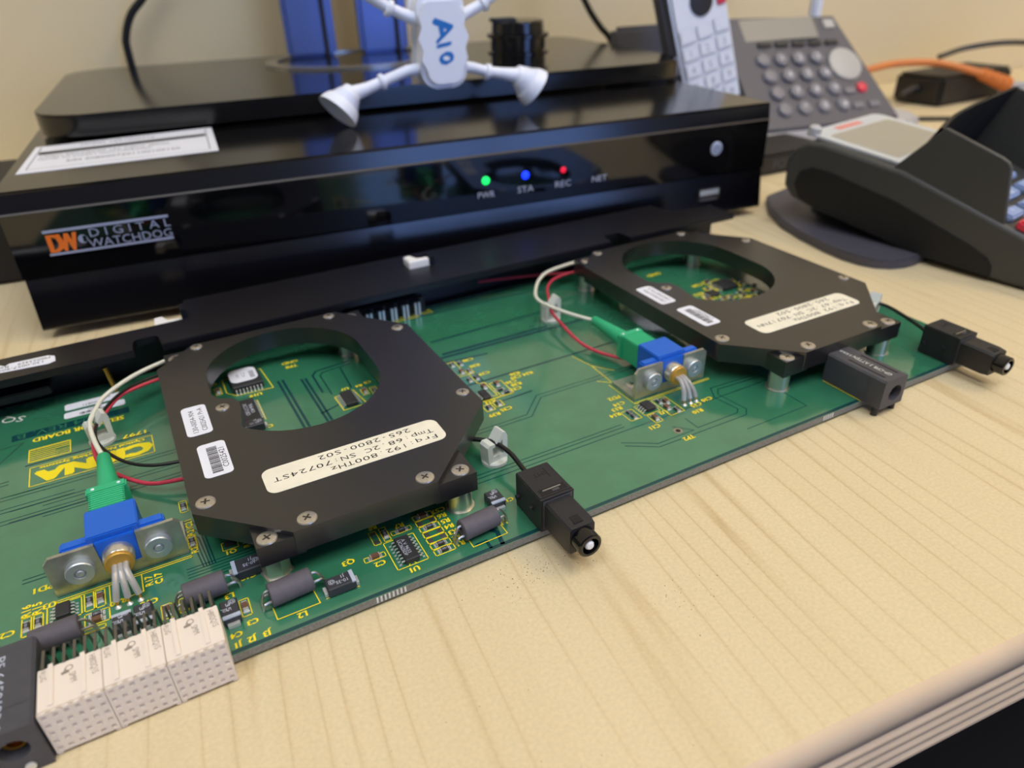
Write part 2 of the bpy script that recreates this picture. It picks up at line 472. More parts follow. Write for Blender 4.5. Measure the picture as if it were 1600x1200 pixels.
for x, nm in ((197.4, 'PWR'), (218.0, 'STA'), (238.4, 'REC'), (259.0, 'NET')): g.text(nm, 3.0, (x, -0.06, 33.3), plane='XZ', fit=8.6)
g.build('status_lettering', 'print_pale', rec, flat=True)
pb = G().lathe((329.5, 0.1, 40), (0,-1,0), [(0, 3.6), (0.6, 3.6), (0.9, 3.2)], 28).build('power_button', 'button_silver', rec)
g = G(); g.box(329.3, 329.7, -0.95, -0.85, 39.6, 42.2)
for k in range(14):
    a = R(125+290*k/14); b = R(125+290*(k+1)/14); 
    q = [g.v((329.5+rr*math.cos(t), -0.92, 39.9+rr*math.sin(t))) for rr, t in ((1.7,a),(2.1,a),(2.1,b),(1.7,b))]; g.face(q)
g.build('power_symbol', 'phone_grey', pb, flat=True)
up = G().box(319.6, 334, -2.0, 2.0, 12.6, 19.4, 0.4).build('usb_port', 'recorder_body', rec)
G().box(320.6, 333, -2.3, -1.6, 15.9, 18.9, 0.2).build('usb_tongue', 'zinc', up)
G().box(320.8, 331.5, -2.5, -1.9, 13.0, 14.4, 0.2).build('usb_shell', 'grey_plastic', up)
# paper sticker on the cover
st = G().prism([(4.5,29.5),(83.4,33),(83.2,90),(5.4,83)], 60.22, 60.4).build('cover_sticker', 'label_white', rec)
g = G(); z = 60.43; g.M = Matrix.Translation((0.5,-5.5,0))
for a in (((7,41),(79.5,42.5)),((7,41),(7.6,86)),((79.5,42.5),(79.5,92))): g.strip(a, 0.35, z)
g.strip(((8,72),(79,77)), 6.0, z)
g.text('MODEL CERTIFICATE', 3.6, (40, 85, z), fit=32); g.text('VIDEO RECORDER 12V INPUT SERIAL', 3.2, (36, 66, z), fit=54, rot=2); g.text('TESTED TO COMPLY WITH STANDARDS', 3.0, (32, 60, z), fit=46, rot=2); g.text('S/N 2086007201100100120', 4, (44, 52, z), fit=46, rot=2)
g.build('sticker_print', 'ink', st, flat=True)

# ================================================================== monitor stand on the recorder
def uvw(u, v, z=0):
    c, s = math.cos(R(DA)), math.sin(R(DA)); return (P0[0]+u*c-v*s, P0[1]+u*s+v*c, z)
stand = thing('monitor_stand', 'black glossy monitor stand plate with two blue pillars atop the recorder', 'monitor stand', uvw(185, 185, 60.25), DA)
bp = [(x-185, y-185) for x, y in rrect(5, 374, 89, 277, 22, 8)]
# gently bowed front edge
bp = [(x, y - (4*(1-(x/170)**2) if y < -60 else 0)) for x, y in bp]
G().prism(bp, 2.0, 11.9, 1.2).build('base_plate', 'gloss_black_top', stand)
for x, y in ((-150,-70),(150,-70),(-150,70),(150,70)):
    G().cyl((x, y, 0), (x, y, 2.2), 8, 20).build('foot', 'black_plastic', stand)
el = [(4+62*math.cos(2*math.pi*k/40), 36+52*math.sin(2*math.pi*k/40)) for k in range(40)]
ei = [(4+54*math.cos(2*math.pi*k/40), 36+45*math.sin(2*math.pi*k/40)) for k in range(40)]
rg = G(); rg.holed(el, ei, 11.9, 13.6); rg.build('collar_ring', 'ring_silver', stand)
G().prism(ei, 11.9, 12.4).build('collar_plate', 'gloss_black_top', stand)
for a, b in ((-38, -4), (14, 49)):
    G().box(a, b, 62, 76, 12.2, 330, 2.5).build('pillar', 'pillar_blue', stand)
    G().box(a+25, a+28, 61.2, 62.4, 12.2, 330).build('pillar_groove', 'recorder_body', stand)

cap = thing('ribbed_cap', 'small black stacked ring cap sitting on the monitor stand plate', 'cap', uvw(278, 146, 72.2), DA)
G().lathe((0,0,0), (0,0,1), [(0,17.5),(4,17.5),(4.6,19.5),(6.4,19.5),(7,17.5),(14,17.5),(14.6,19.8),(16.4,19.8),(17,16.8),(23,16.4),(24,15.5)], 40).build('cap_body', 'gloss_black_top', cap)
G().box(-18, -3, -6, 4, 23.6, 25.6, 0.5).build('cap_tab', 'black_plastic', cap)

# cables hanging behind the stand
def cable(name, pts, r, m, label, cat='cable', sm=8, seg=10):
    base = pts[0]
    g = G().tube(pts, r, seg, smooth=sm)
    o = g.build(name, m, None, org=base); o.location = Vector(base)*S
    o['label'] = label; o['category'] = cat
    return o
cable('black_cable', [uvw(47, 291, 2.6), uvw(44, 291, 40), uvw(43.3, 289, 78.8), uvw(45, 288, 90.8), uvw(51.7, 288, 103.4), uvw(63.1, 288, 114.5), uvw(84, 288, 140), uvw(110, 286, 210), uvw(122, 280, 330)], 2.6, 'black_jacket', 'black cable hanging against the wall behind the left of the monitor stand')
cable('black_cable', [uvw(404, 232, 2.4), uvw(402, 232, 40), uvw(396, 232, 69.3), uvw(386.5, 234, 81), uvw(377, 236, 94), uvw(370, 240, 112), uvw(364, 244, 150), uvw(345, 248, 230), uvw(320, 254, 330)], 2.4, 'black_jacket', 'black cable rising beside the right end of the monitor stand plate')

# ================================================================== white toy with suction-cup feet
toy = thing('toy_figure', 'white plastic toy with blue A10 print and cup feet on the recorder', 'toy', uvw(195.8, 52, 60.25), DA)
def T(u, z, v=52): return (u-197.5, v-52, z-60.25)
g = G()
hw = [(-1.0,4.5),(-0.2,7.2),(1.4,9.4),(4,11.2),(8,12.0),(12.5,11.8),(17,10.8),(22,10.2),(27,10.6),(31,11.5),(34.5,11.9),(37.5,11.4),(39.4,10.0),(40.4,7.8)]
outl = [(-w_, h_) for h_, w_ in hw] + [(w_, h_) for h_, w_ in hw[::-1]]
g.M = Matrix.Translation((0,0,15.9)) @ Matrix(((1,0,0,0),(0,0,-1,0),(0,1,0,0),(0,0,0,1)))
g.prism(outl[::-1], -5.5, 7.5, 2.6)
g.build('body', 'toy_white', toy, ang=60)
g = G(); g.M = Matrix.Translation((0,0,15.9)) @ Matrix(((1,0,0,0),(0,0,-1,0),(0,1,0,0),(0,0,0,1)))
g.prism([(x*0.96-1.5, y) for x, y in outl[::-1]], -8.5, -5.5, 1.2); g.build('back_shell', 'toy_white', toy, ang=60)
g = G(); g.M = Matrix.Translation((0,-7.64,0))
for d in (-0.6, -0.2, 0.2, 0.6):
    g.text('A', 8.6, (0.2+d, -0.05*d, 41.6+d), rot=-82, fit=10.6, plane='XZ'); g.text('10', 6.6, (0.4+d, -0.05*d, 30.9+d*0.6), rot=-82, fit=9.2, plane='XZ')
g.build('print', 'toy_blue', toy, flat=True)
def limb(p, cup_ax, cup_r, name='limb'):
    g = G().tube(p, [3.0,2.7,2.6,2.9,3.8,4.6][:len(p)], 14, smooth=0); o = g.build(name, 'toy_white', toy, ang=60)
    mid = Vector(p[2]); d = (Vector(p[3])-Vector(p[1])).normalized()
    G().lathe(mid-d*1.3, d, [(0,2.8),(0.6,3.9),(2.4,3.9),(3.0,2.8)], 16).build('joint_ring', 'toy_white', o)
    e = Vector(p[-1]); ax = Vector(cup_ax).normalized()
    g = G().lathe(e, ax, [(-3,4.4),(0.0,5.4),(0.3,6.0),(1.3,6.0),(1.5,5.7),(1.8,6.6),(2.8,6.6),(3.0,6.3),(3.3,7.3),(4.3,7.3),(4.5,7.0),(5.0,8.4),(7.2,9.6),(9.5,cup_r),(10.4,cup_r+0.2),(10.2,cup_r-0.8),(7,5)], 26)
    g.build('suction_cup', 'toy_white', o, ang=30)
limb([T(187,84.5),T(180,84),T(167,80),T(159,77.5),T(152,75.8),T(150,75.3)], (-0.72,-0.25,-0.64), 10.2)
limb([T(208,83.8),T(214,83),T(222,80.4),T(230,79.0),T(238,77.4),T(240,76.9)], (0.76,-0.1,-0.62), 10.2)
limb([T(187,106),T(181,108.5),T(174,111.5),T(167,116),T(161,121),T(159,123)], (-0.7,-0.1,0.75), 10.2)
limb([T(208,106),T(214,108.5),T(221,111.5),T(228,116),T(234,121),T(236,123)], (0.7,-0.1,0.75), 10.2)

# ================================================================== circuit board
ZB, ZT = 3.2, 17.23
BX0, BX1, BY0, BY1 = -78.0, 262.0, 121.0, 266.0
pcb = thing('circuit_board', 'green circuit board with two black laser modules and yellow print on the desk', 'circuit board', (92, 193, 0), world=True)
g = G(); g.box(BX0, BX1, BY0, BY1, 1.0, ZB, mi=1)
g.bm.faces.ensure_lookup_table()
for f in g.bm.faces:
    f.normal_update()
    if abs(f.normal.z) > 0.9: f.material_index = 0
g.build('board_substrate', ['pcb', 'pcb_edge'], pcb)
g = G()
for x in list(range(26, 34)) + [176, 177, 178, 179, 180]:
    g.box(x*1.0, x+0.45, BY0-0.12, BY0+0.05, 1.3, 3.0)
g.build('edge_scratch', 'silk_white', pcb, kind='stuff')
for x, y in ((-60,135),(100,135),(240,135),(-60,250),(100,250),(240,250)):
    G().cyl((x,y,0), (x,y,1.05), 2.2, 12).build('foot_pad', 'black_plastic', pcb)

# ---- copper traces under the solder mask
g = G(); tz = ZB
def tr(*p, w_=0.35): g.strip(p, w_, tz)
for p in ([(77,170.3),(95,170.4),(103.6,179),(150,179),(158,171)], [(76,168.6),(96,168.7),(104.4,177.2),(150,177.2)]): tr(*p)
for dy in (0, 1.9, 3.4): tr((62,147+dy),(96,149.2+dy*0.9),(150,149.2+dy*0.9)) if False else tr((60,146.6+dy),(240,146.6+dy) if dy==0 else (118,146.6+dy))
tr((84,220),(150,220),w_=1.6); tr((84,216.5),(103,214.4),w_=0.9); tr((88,233.9),(150,235.5),w_=1.1); tr((88,222.4),(134,222.4),w_=1.6)
tr((86,197),(160,197.4),w_=0.9); tr((92,182),(104,182.4),w_=0.8); tr((89,258),(155,255.4),w_=0.9)
tr((112,140.2),(117.7,136.4),(120.7,134.4),(155.5,134.1),(158,136.6),(156.4,148.1),(158.7,150.6),(178,149.4))
tr((112,142.0),(118.5,138.0),(121.4,136.0),(135.4,136.0),(130.8,141)); tr((137.4,142.5),(137.4,136.4),(153.8,136.4),(155.6,138),(154.0,147.2),(157,152.4),(178,151.2))
for y in (209.7, 203.6, 197.8, 217.8): tr((-75,y),(-53+(217.8-y)*1.2,y)) ; tr((-75,y-1.7),(-53+(217.8-y)*1.2,y-1.7))
for y in (211.6,203.7,198.4): tr((-52,y-2),(-8,y-2)); tr((-44,y-3.7),(-8,y-3.7))
tr((-49,223.8),(-14,223.8),w_=0.7); tr((-36,170.0),(-48,170.0),w_=0.4); tr((-36,168.6),(-48,168.6),w_=0.4)
for k in range(5): tr((-18,163.5+k*2.2),(-12+k*0.8,163.5+k*2.2),(-9+k*0.7,160.5+k*1.7),(-8+k*0.7,152))
for k in range(6): tr((-12,153.2-k*1.1),(8,153.2-k*1.1),w_=0.3)
for x in (29.4,31.0,37,38.4): tr((x,235 if x<33 else 232),(x+0.6,200),w_=0.9)
tr((41.2,219),(41.2,232.4),(43,235),(56,236.4),w_=0.8); tr((43.6,216),(43.6,231),(45,233),(56,234),w_=0.5); tr((50.8,217),(51.6,233),w_=0.5); tr((36.8,206),(44,208.5),w_=0.7)
for x in (48.6,): pass
tr((54,124.8),(57,124.8),(57,121.8),w_=0.9); tr((58.2,130),(61,126.4),(60.2,121.6),w_=1.2)
tr((BX0+0.1,121.75),(BX1-0.1,121.75),w_=1.1)
tr((176,140),(176,128),(150,128),w_=0.3)
g.build('copper_traces', 'trace', pcb, kind='stuff', flat=True)
# buried print bar beside the board title
g = G(); g.box(-53.3,-18.9,240.7,244.7,ZB,ZB+0.03); g.build('title_bar', 'trace', pcb)
g = G(); g.text('204 REV. B', 2.8, (-40, 242.8, ZB+0.05), rot=180, fit=24); g.build('title_bar_lettering', 'pcb', pcb, flat=True)

# ---- yellow silkscreen
sk = G(); sz = ZB+0.05
def tx(s, x, y, h=1.35, rot=180, fit=None):
    h *= 1.08
    for q, (a, b) in enumerate(((0,0),(0.12,0.04),(-0.12,-0.04))): sk.text(s, h, (x+a, y+b, sz+0.005*q), rot=rot, fit=fit)
def fr(x0, x1, y0, y1, wd=0.25): sk.frame(x0, x1, y0, y1, wd, sz)
tx('SELECTOR BOARD', -34.1, 238.2, 2.3, fit=26.4); tx('1797', -18.6, 225.2, 1.9, fit=6.8)
fr(-47.8,-13.6,211.4,222,0.3)
sk.text('CIENA', 6.0, (-30.2, 215.6, sz), rot=180, fit=31)
for q_, (dx, dy) in enumerate(((-0.8,0),(0.8,0),(0.4,0.45),(-0.4,0.45),(0.4,-0.45),(-0.4,-0.45),(0.8,0.4),(-0.8,-0.4))): sk.text('CIENA', 5.8, (-30.2+dx, 215.6+dy, sz+0.006*(q_+1)), rot=180, fit=31)
tx('Optical Networking Systems', -30.5, 220.4, 1.3, fit=29)
fr(-48.3,-36.6,224.9,232.8,0.3)
for k in range(7): sk.strip(((-48.3,225.5+k*1.1),(-40.8 if k < 4 else -36.6,225.5+k*1.1)), 0.34, sz)
for i in range(9):
    for k in range(6): sk.strip(((-40.6+i*0.45,225.3+k*0.62),(-40.4+i*0.45,225.5+k*0.62)), 0.22, sz)
# U1 and its neighbours along the front edge
fr(33.5,41.9,126.4,137.3); sk.strip(((36.6,126.4),(37.0,127.3),(38.2,127.3),(38.6,126.4)),0.25,sz)
tx('U1', 37.4, 124.9, 1.5); tx('R7', 39.6, 141.6, 1.5); tx('C2', 30.6, 131.0, 1.5); tx('Q3', 23.8, 135.3, 1.6)
for k in range(7): fr(43.6,49.3,126.1+k*2.42,128.5+k*2.42,0.28)
for k, s in enumerate(('R1','R2','R3','R4','R5','R6','C57')): tx(s, 51.0, 127.4+k*2.42, 1.5)
fr(36.6,42.3,138.6,140.4); fr(27.3,33.0,132.7,134.6); fr(31.4,33.5,137.4,142.9); fr(34.2,36.2,137.5,143.2); tx('R8',33.2,144.2,1.3)
sk.strip(((53.2,127.6),(53.2,124.4),(63.1,124.6),(63.0,129.2)),0.25,sz); tx('L1',64.2,128.6,1.4)
sk.strip(((4.0,130),(4.2,126.0),(14.1,126.0),(13.7,131)),0.25,sz); tx('L2',9.5,124.6,1.5); tx('C1',70.0,136,1.3)
sk.strip(((15.6,126.4),(23.8,126.4)),0.2,sz); tx('J1',-4.9,123.3,1.5); tx('J2',-2.0,123.4,1.5); tx('J3',1.3,123.3,1.5); tx('C4',-4.9,126.3,1.4); tx('C3',-0.9,128.3,1.4)
fr(-2.75,-0.35,130.6,136.4); fr(-3.0,1.1,155.2,158.6); tx('Q1',-1.0,154.2,1.4); tx('R18',2.9,155.6,1.4,rot=90); tx('C12',1.0,143.2,1.5)
# around the left detector
fr(-40.6,-9.9,157.2,158.2,0.3); sk.strip(((-29.2,157.4),(-29.2,150.4)),0.28,sz); sk.strip(((-22,157.2),(-22,151.0),(-29,150.8)),0.28,sz)
tx('PD1',-43.3,164.4,1.8); tx('R17',-20.6,154,1.5,rot=90); tx('C17',-18.4,153.8,1.5,rot=90); tx('U3',-42.0,157.6,1.6)
fr(-47.7,-45.5,149.7,156.1,0.3); fr(-45.3,-43.1,149.8,156.0,0.3); fr(-42.6,-35.1,150.6,157.0,0.3); fr(-34.8,-32.5,150.8,157.4,0.3); fr(-32.4,-30.1,150.8,157.0,0.3); fr(-34.9,-29.4,145.6,150.0,0.3)
tx('R16',-46.8,158.2,1.7,rot=90); tx('R15',-44.6,158,1.7,rot=90); tx('C20',-51,152.6,1.6); tx('R10',-27.6,150.4,1.5); tx('C18',-21.2,146.6,1.5); tx('C8',-11.6,146.6,1.4,rot=90); tx('C9',-38.6,146.6,1.5); tx('L3',-4.2,139.0,1.5)
fr(-36.5,-30.4,143.6,145.2,0.3); fr(-19.0,-16.4,139.0,144.0,0.3); fr(-15.2,-13.0,139.0,144.0,0.3)
# column beside the left module
for k, s in enumerate(('C21','R21','C20','R23')): tx(s, -9.2, 171-k*3.6, 1.5, rot=90)
fr(-10.4,-8.2,160.5,166); fr(-10.6,-8.4,176.5,182)
# right of the left module
for s, x, y in (('C30',94.5,213.6),('R30',94.7,208.4),('C29',95.2,201.6),('R34 C39',106,193.4),('C36',100.6,191.3),('C37',99.8,186.5),('C35',90.9,176.9),('R39',86.0,175.8),('R33',88.4,183.2),('R36',104.4,195.6),('R38',101.4,189)): tx(s, x, y, 1.6)
fr(84.6,97.6,184.4,185.0); fr(86,89.6,205,215.4,0.3); fr(90,92.6,196,207,0.3); fr(93.2,98.2,184.6,194.4,0.3); fr(84.6,88,178.4,182.6,0.3); fr(88.6,91.8,179.2,183,0.3); fr(85.4,92.6,186,204,0.3)
# around the right detector
fr(129.1,160.9,157.2,158.2,0.3); sk.strip(((128.9,157.3),(128.6,172)),0.25,sz); tx('PD2',125.2,164,1.7); sk.strip(((131,157),(131,154.6),(134,154.6)),0.25,sz)
fr(121.6,126.2,149.8,155.7,0.25); fr(127.4,133.8,150.2,156.4,0.25); fr(127.8,131.0,145.0,150.0,0.25); fr(134.6,140.5,146,156.6,0.25)
for s, x, y in (('R14',119.4,155.4),('R13',122,158),('C14',124.4,160.2),('U2',133.6,148.8),('R10',143.6,143.6),('C11',126.2,143.6),('C15',145.8,146.8),('C10',151,147.6),('TP2',131.4,133.6)): tx(s, x, y, 1.6)
sk.strip(((136,179),(131,186),(129,196)),0.25,sz); sk.strip(((126.5,176),(130.5,172.5),(131,186)),0.3,sz)
# inside the left module window
sk.strip(((12,246),(11.9,236),(14.6,232.4),(27,231.5),(25.8,247.6),(12,246)),0.3,sz); tx('U19',20.5,229.6,1.6); tx('C5',8.6,244.6,1.5); fr(8.4,10.6,236,241.4); tx('C4',20,207.4,1.6); tx('GND',36.5,246.8,1.7); tx('TP8',36.3,243.4,1.7)
sk.strip(((43.8,213.6),(44.1,203.9),(52.2,204.2),(50.8,215.2),(43.8,213.6)),0.3,sz); tx('U7',48.4,217.2,1.5); tx('R4',53.4,216.8,1.4); tx('C5',56.8,217.6,1.4)
fr(52.8,55.2,209.6,214.2); fr(56,58.4,208.6,213.8); sk.strip(((20.2,226),(20.2,212)),0.3,sz)
# inside the right module window
for x, y, s in ((203.6,242,'GND'),(206,214,'R52'),(212,222,'C50'),(222,222,'U11'),(228,206,'R55'),(214,214,'R51'),(218,218,'C51'),(225,212,'R54'),(210,208,'C53'),(224,201,'C54')): tx(s, x, y, 2.2)
for x, y in ((207,210),(212,213),(216,205),(221,203),(226,208),(212,203),(230,213),(218,222),(205.5,206.5),(209.5,201.5),(217.5,199.5),(224.5,199.8),(213.5,216.5),(227.5,217.5)): fr(x-2.2,x+2.2,y-1.8,y+1.8,0.7)
sk.strip(((193.1,136.4),(193.1,121.2)),0.3,sz)
# behind the left module
for x, y in ((85,259),(91,259),(97.6,260)): fr(x-2.4,x+2.4,y-1,y+1,0.5); tx('R', x+1.5, y+2, 1.4)
sk.build('silkscreen_lettering', 'silk', pcb, flat=True, kind='stuff')
g = G(); sq = [(-62,237),(-50,238.5),(-56,229),(-66,227.6),(-62,237)]; g.strip(sq,0.25,ZB+0.03)
g.text('94V', 1.8, (-59, 233, ZB+0.05), rot=170); g.build('edge_mark', 'ink', pcb, flat=True)
g = G(); g.text('SQ', 3.4, (-53.5, 256, ZB+0.05), rot=160, fit=7); g.build('chalk_mark', 'silk_white', pcb, flat=True)
# paper labels on the board
for i, (a, b) in enumerate((((-38.2,-20.0),(252.6,256.9)),((-38.4,-19.8),(247.0,250.9)))):
    lb = G().prism(rrect(a[0],a[1],b[0],b[1],0.9), ZB, ZB+0.12).build('board_label', 'label_white', pcb)
    g = G()
    if i == 0: g.text('P1 27', 1.1, (-26, 255.6, ZB+0.14), rot=180); g.text('000831', 1.3, (-30, 253.8, ZB+0.14), rot=180)
    else:
        for k in range(16): g.strip(((-33.6+k*0.55,247.5),(-33.6+k*0.55,249)), 0.2+0.15*((k*7)%3), ZB+0.13)
        g.text('000831', 1.1, (-29, 250.1, ZB+0.14), rot=180)
    g.build('label_print', 'ink', lb, flat=True)

# ---- screws (shared meshes)
def screw_mesh(r):
    g = G()
    g.lathe((0,0,0),(0,0,1),[(-1.2,r*0.98),(0.0,r),(0.28,r*0.93),(0.42,r*0.75),(0.42,0.02)],22)
    for a in (20, 110):
        c, s_ = math.cos(R(a)), math.sin(R(a)); L, w2 = r*0.45, r*0.10
        q = [g.v((c*x-s_*y, s_*x+c*y, 0.44)) for x, y in ((-L,-w2),(L,-w2),(L,w2),(-L,w2))]; g.face(q, 1)
    o = g.build('screw', ['screw', 'screw_recess'], None); me = o.data; bpy.data.objects.remove(o); return me
SCR = screw_mesh(2.5); SCRS = screw_mesh(2.1)

# ---- laser modules
oct_ = [(-7,155.8),(13.0,136.7),(50,136.7),(77,165),(77,226.5),(57,251),(6,251),(-7,238)]
hole = []
for k in range(0, 181, 9):
    a = R(k); hole.append((31.6+25.3*math.cos(a), 221.5+25.3*math.sin(a)))
hole += [(6.3,212),(8,208.4),(11.6,206.6),(13.0,203.5),(12.9,199.5),(12.2,196)]
for k in range(216, 361, 9):
    a = R(k); hole.append((31.6+25.3*math.cos(a), 203.5+25.3*math.sin(a)))
def laser_module(dx, f1, f2, f3, small):
    mv = lambda ps: [(x+dx, y) for x, y in ps]
    g = G(); g.holed(mv(oct_), mv(hole), 10.6, ZT)
    for q in ((4.2,15,136.9,147),(49,61,136.9,148),(-4,8,238,250.6),(54,66,236,250.6)):
        g.box(q[0]+dx, q[1]+dx, q[2], q[3], 9.9, ZT-1.4)
    m = g.build('laser_module', 'anodized', pcb, ang=30)
    o = Vector(ORG[m.name])
    def sc_(x, y, z, me): 
        link('screw', me, m, Vector((x+dx, y, z))-o, rotz=random.uniform(0, 90))
    for x, y in ((17.1,139.9),(47.7,139.9),(-3.4,158.6),(8.0,202.4),(6.9,248.4),(54.1,248.4),(72.8,225.6),(74.0,172.9)): sc_(x, y, ZT, SCRS if x not in (17.1, 47.7, -3.4) else SCR)
    for x, y in ((7.2,139.4),(57.5,139.8),(-0.4,246.3),(61.6,246.6)): sc_(x, y, ZT-1.4, SCR)
    for x, y in ((7.7,141.4),(57.1,140.8),(-0.4,245.5),(58,243)):
        gg = G(); gg.lathe((x+dx, y, ZB), (0,0,1), [(0,4.0),(0.35,4.0),(0.36,3.5),(6.7,3.5)], 6 if x < 50 and dx == 0 else 18); gg.build('standoff', 'nickel', m)
    lb = G().prism(rrect(11+dx, 60.5+dx, 153.2, 164.2, 2.6), ZT, ZT+0.12).build('frequency_label', 'label_cream', m)
    gg = G(); z = ZT+0.14
    gg.text(f1, 1.9, (58.2+dx, 155.5, z), rot=180, al='L', mono=2.2); gg.text(f2, 1.9, (58.0+dx, 158.6, z), rot=180, al='L', mono=2.24); gg.text(f3, 1.9, (52.5+dx, 162.0, z), rot=180, al='L', mono=2.22)
    gg.build('label_lettering', 'ink', m, flat=True)
    s1 = G().prism(rrect(-3.4+dx, 3.6+dx, 190.6, 207.6, 1.4), ZT, ZT+0.12).build('serial_label', 'label_white', m)
    s2 = G().prism(rrect(-2.0+dx, 5.4+dx, 168.2, 184.8, 1.4), ZT, ZT+0.12).build('serial_label', 'label_white', m)
    gg = G()
    gg.text(small[0], 1.45, (-0.9+dx, 198.6, z), rot=90, fit=13.0); gg.text(small[1], 1.45, (1.6+dx, 199, z), rot=90, fit=13.4)
    gg.text(small[2], 1.5, (3.9+dx, 176.2, z), rot=90, fit=9.8)
    y = 169.8
    for k in range(26):
        wd = (0.18,0.3,0.42)[(k*5+k//3) % 3]; gg.strip(((0.2+dx, y),(2.9+dx, y)), wd, z-0.02); y += wd+0.2
    gg.build('serial_lettering', 'ink', m, flat=True)
    return m
laser_module(0, 'Frq:192.800THz', 'Tmp:68.2C SN:70724ST', '265-2800-S02', ('130-0054-904', 'C0025421 Pt-A', 'C0025421'))
laser_module(169.04, 'Frq:192.800THz', 'Tmp:67.2C SN:70717NN', '265-2800-S02', ('130-0054-904', 'C0025407 Pt-A', 'C0025407'))

# ---- photodetector assemblies
def detector(dx):
    br = G()
    x0, x1, xa, xb = -40.3+dx, -10.4+dx, -29.3+dx, -20.3+dx
    prf = [(x0,3.3),(x1,3.3),(x1,13.6),(x1-1.2,14.8),(xb,14.8),(xb-0.4,6.6),(xa+0.4,6.6),(xa,14.8),(x0+1.4,14.8),(x0,13.2)]
    br.M = Matrix(((1,0,0,0),(0,0,-1,0),(0,1,0,0),(0,0,0,1)))
    br.prism(prf, -160.2, -159.2)
    br.M = Matrix.Identity(4)
    br.box(x0, x0+12, 160, 172, ZB, 4.2); br.box(x1-10, x1, 160, 172, ZB, 4.2)
    b = br.build('detector_bracket', 'bracket_steel', pcb)
    for x in (-33.7, -16.4):
        G().lathe((x+dx, 159.3, 9.2), (0,-1,0), [(0,3.2),(1.6,3.2),(1.9,3.0),(1.9,1.35),(1.5,1.2),(1.9,0.75),(2.0,0.02)], 28).build('washer', 'zinc', b)
        link('screw', SCR, b, Vector((x+dx-2, 166.5, 4.4))-Vector(ORG[b.name]))
    ad = G(); ad.box(-36.4+dx, -13.4+dx, 160.25, 163.4, 4.6, 15.3, 0.5); ad.box(-30.6+dx, -19.0+dx, 160.3, 171.4, 4.6, 16.4, 0.3)
    ad.box(-29.2+dx, -20.4+dx, 159.4, 160.4, 5.0, 14.9, 0.2)
    ad.build('fiber_adapter', 'blue_plastic', pcb)
    cn = G(); cn.box(-29.7+dx, -21.3+dx, 170.6, 183.6, 6.0, 14.9, 0.5)
    for k in range(9): cn.box(-29.75+dx, -21.25+dx, 172.6+k*0.95, 173.05+k*0.95, 6.2, 15.02)
    cn.box(-30.4+dx, -20.6+dx, 180.6, 183.8, 6.0, 15.1, 0.4)
    c = cn.build('fiber_plug', 'green_plastic', pcb)
    G().lathe((-25.5+dx, 183.4, 10.6), (-0.035,1,0.02), [(0,3.2),(2,3.0),(8,2.6),(20.2,1.75),(20.8,1.4)], 18).build('strain_relief', 'green_plastic', c)
    for x in (-28.6, -22.4): G().ellipsoid((x+dx, 182.3, 15.0), 0.5, 0.5, 0.35, 10, 6).build('grip_dot', 'label_white', c)
    ph = G(); ph.lathe((-25.1+dx, 160, 10.1), (0,-1,0), [(0,3.6),(3.2,3.5),(3.7,3.2)], 26); p = ph.build('photodiode', 'nickel', pcb)
    gf = G().lathe((-25.1+dx, 156.3, 10.1), (0,-1,0), [(0,3.25),(0.9,3.25),(1.1,3.05)], 26); gf.build('gold_flange', 'gold', p)
    for k, (xe, ye) in enumerate(((-27.7,148.6),(-25.2,148.5),(-22.8,148.5))):
        xs = -26.2+k*1.2
        pts = [(xs+dx,155.6,9.8),(xs+dx-0.1,153.2,9.6),(0.5*(xs+xe)+dx,150.6,7.4),(xe+dx,149.2,4.6)]
        G().tube(pts, 0.78, 10, smooth=5).build('lead_sleeve', 'sleeve', p)
        G().tube(pts + [(xe+dx, ye, ZB)], 0.26, 6, smooth=4).build('lead', 'gold', p)
        G().lathe((xe+dx, ye, ZB), (0,0,1), [(0,0.75),(0.3,0.5),(0.6,0.1)], 10).build('solder_joint', 'solder', p)
detector(0); detector(170.2)

# ---- fibre and wire runs
def run(name, pts, r, m, sm=8): return G().tube(pts, r, 10, smooth=sm).build(name, m, pcb, ang=60)
run('white_fiber', [(-26.2,203.6,11),(-27.6,210,11.4),(-28.7,218.5,12),(-28.7,225.2,12),(-26.9,231.7,12),(-23.8,238.5,12.4),(-15,246.6,12.9),(-4,252.2,13),(8,255.5,12.6)], 0.72, 'white_jacket')
run('red_fiber', [(6,250.8,8.5),(-6,248,9),(-14,244.6,9.6),(-20.3,240.1,10),(-25.3,230.4,10),(-27.9,224.5,9.6),(-29.0,215.1,9),(-28.4,207.6,7.6),(-26,203.4,6.2),(-21.2,196.2,6),(-15.4,190.2,6.2),(-6.4,184.5,8.4)], 0.62, 'red_jacket')
run('black_fiber', [(6,252,9.2),(-8,248.8,10),(-18,242.4,10.8),(-24.4,233,10.9),(-27.4,224.6,10.4),(-28.0,217.2,9.4),(-25.2,208.3,9),(-20.1,199.8,9),(-14.1,195.0,9),(-6.4,192.2,9.4)], 0.5, 'black_jacket')
run('white_fiber', [(143.3,203.6,11.2),(138.4,212.5,11.6),(134.4,223.9,12),(134.6,231.5,12),(138.7,239.1,12),(145.6,247.4,12.2),(154,252.5,12.4),(170,254.6,12.6),(180,253.5,12.4)], 0.72, 'white_jacket')
run('red_fiber', [(176,252,8.4),(166,253.8,8.4),(156.0,252.2,8.2),(148.6,246,8),(143.8,237.3,8),(138,226,8),(135.6,215,7.6),(134.2,198,6.4),(138,186,5.8),(146,178.6,5.8),(162.4,172,8)], 0.62, 'red_jacket')
run('red_fiber', [(124,270.5,7),(140,266,7.2),(156,260,7.6),(168,254.2,7.8)], 0.62, 'red_jacket')
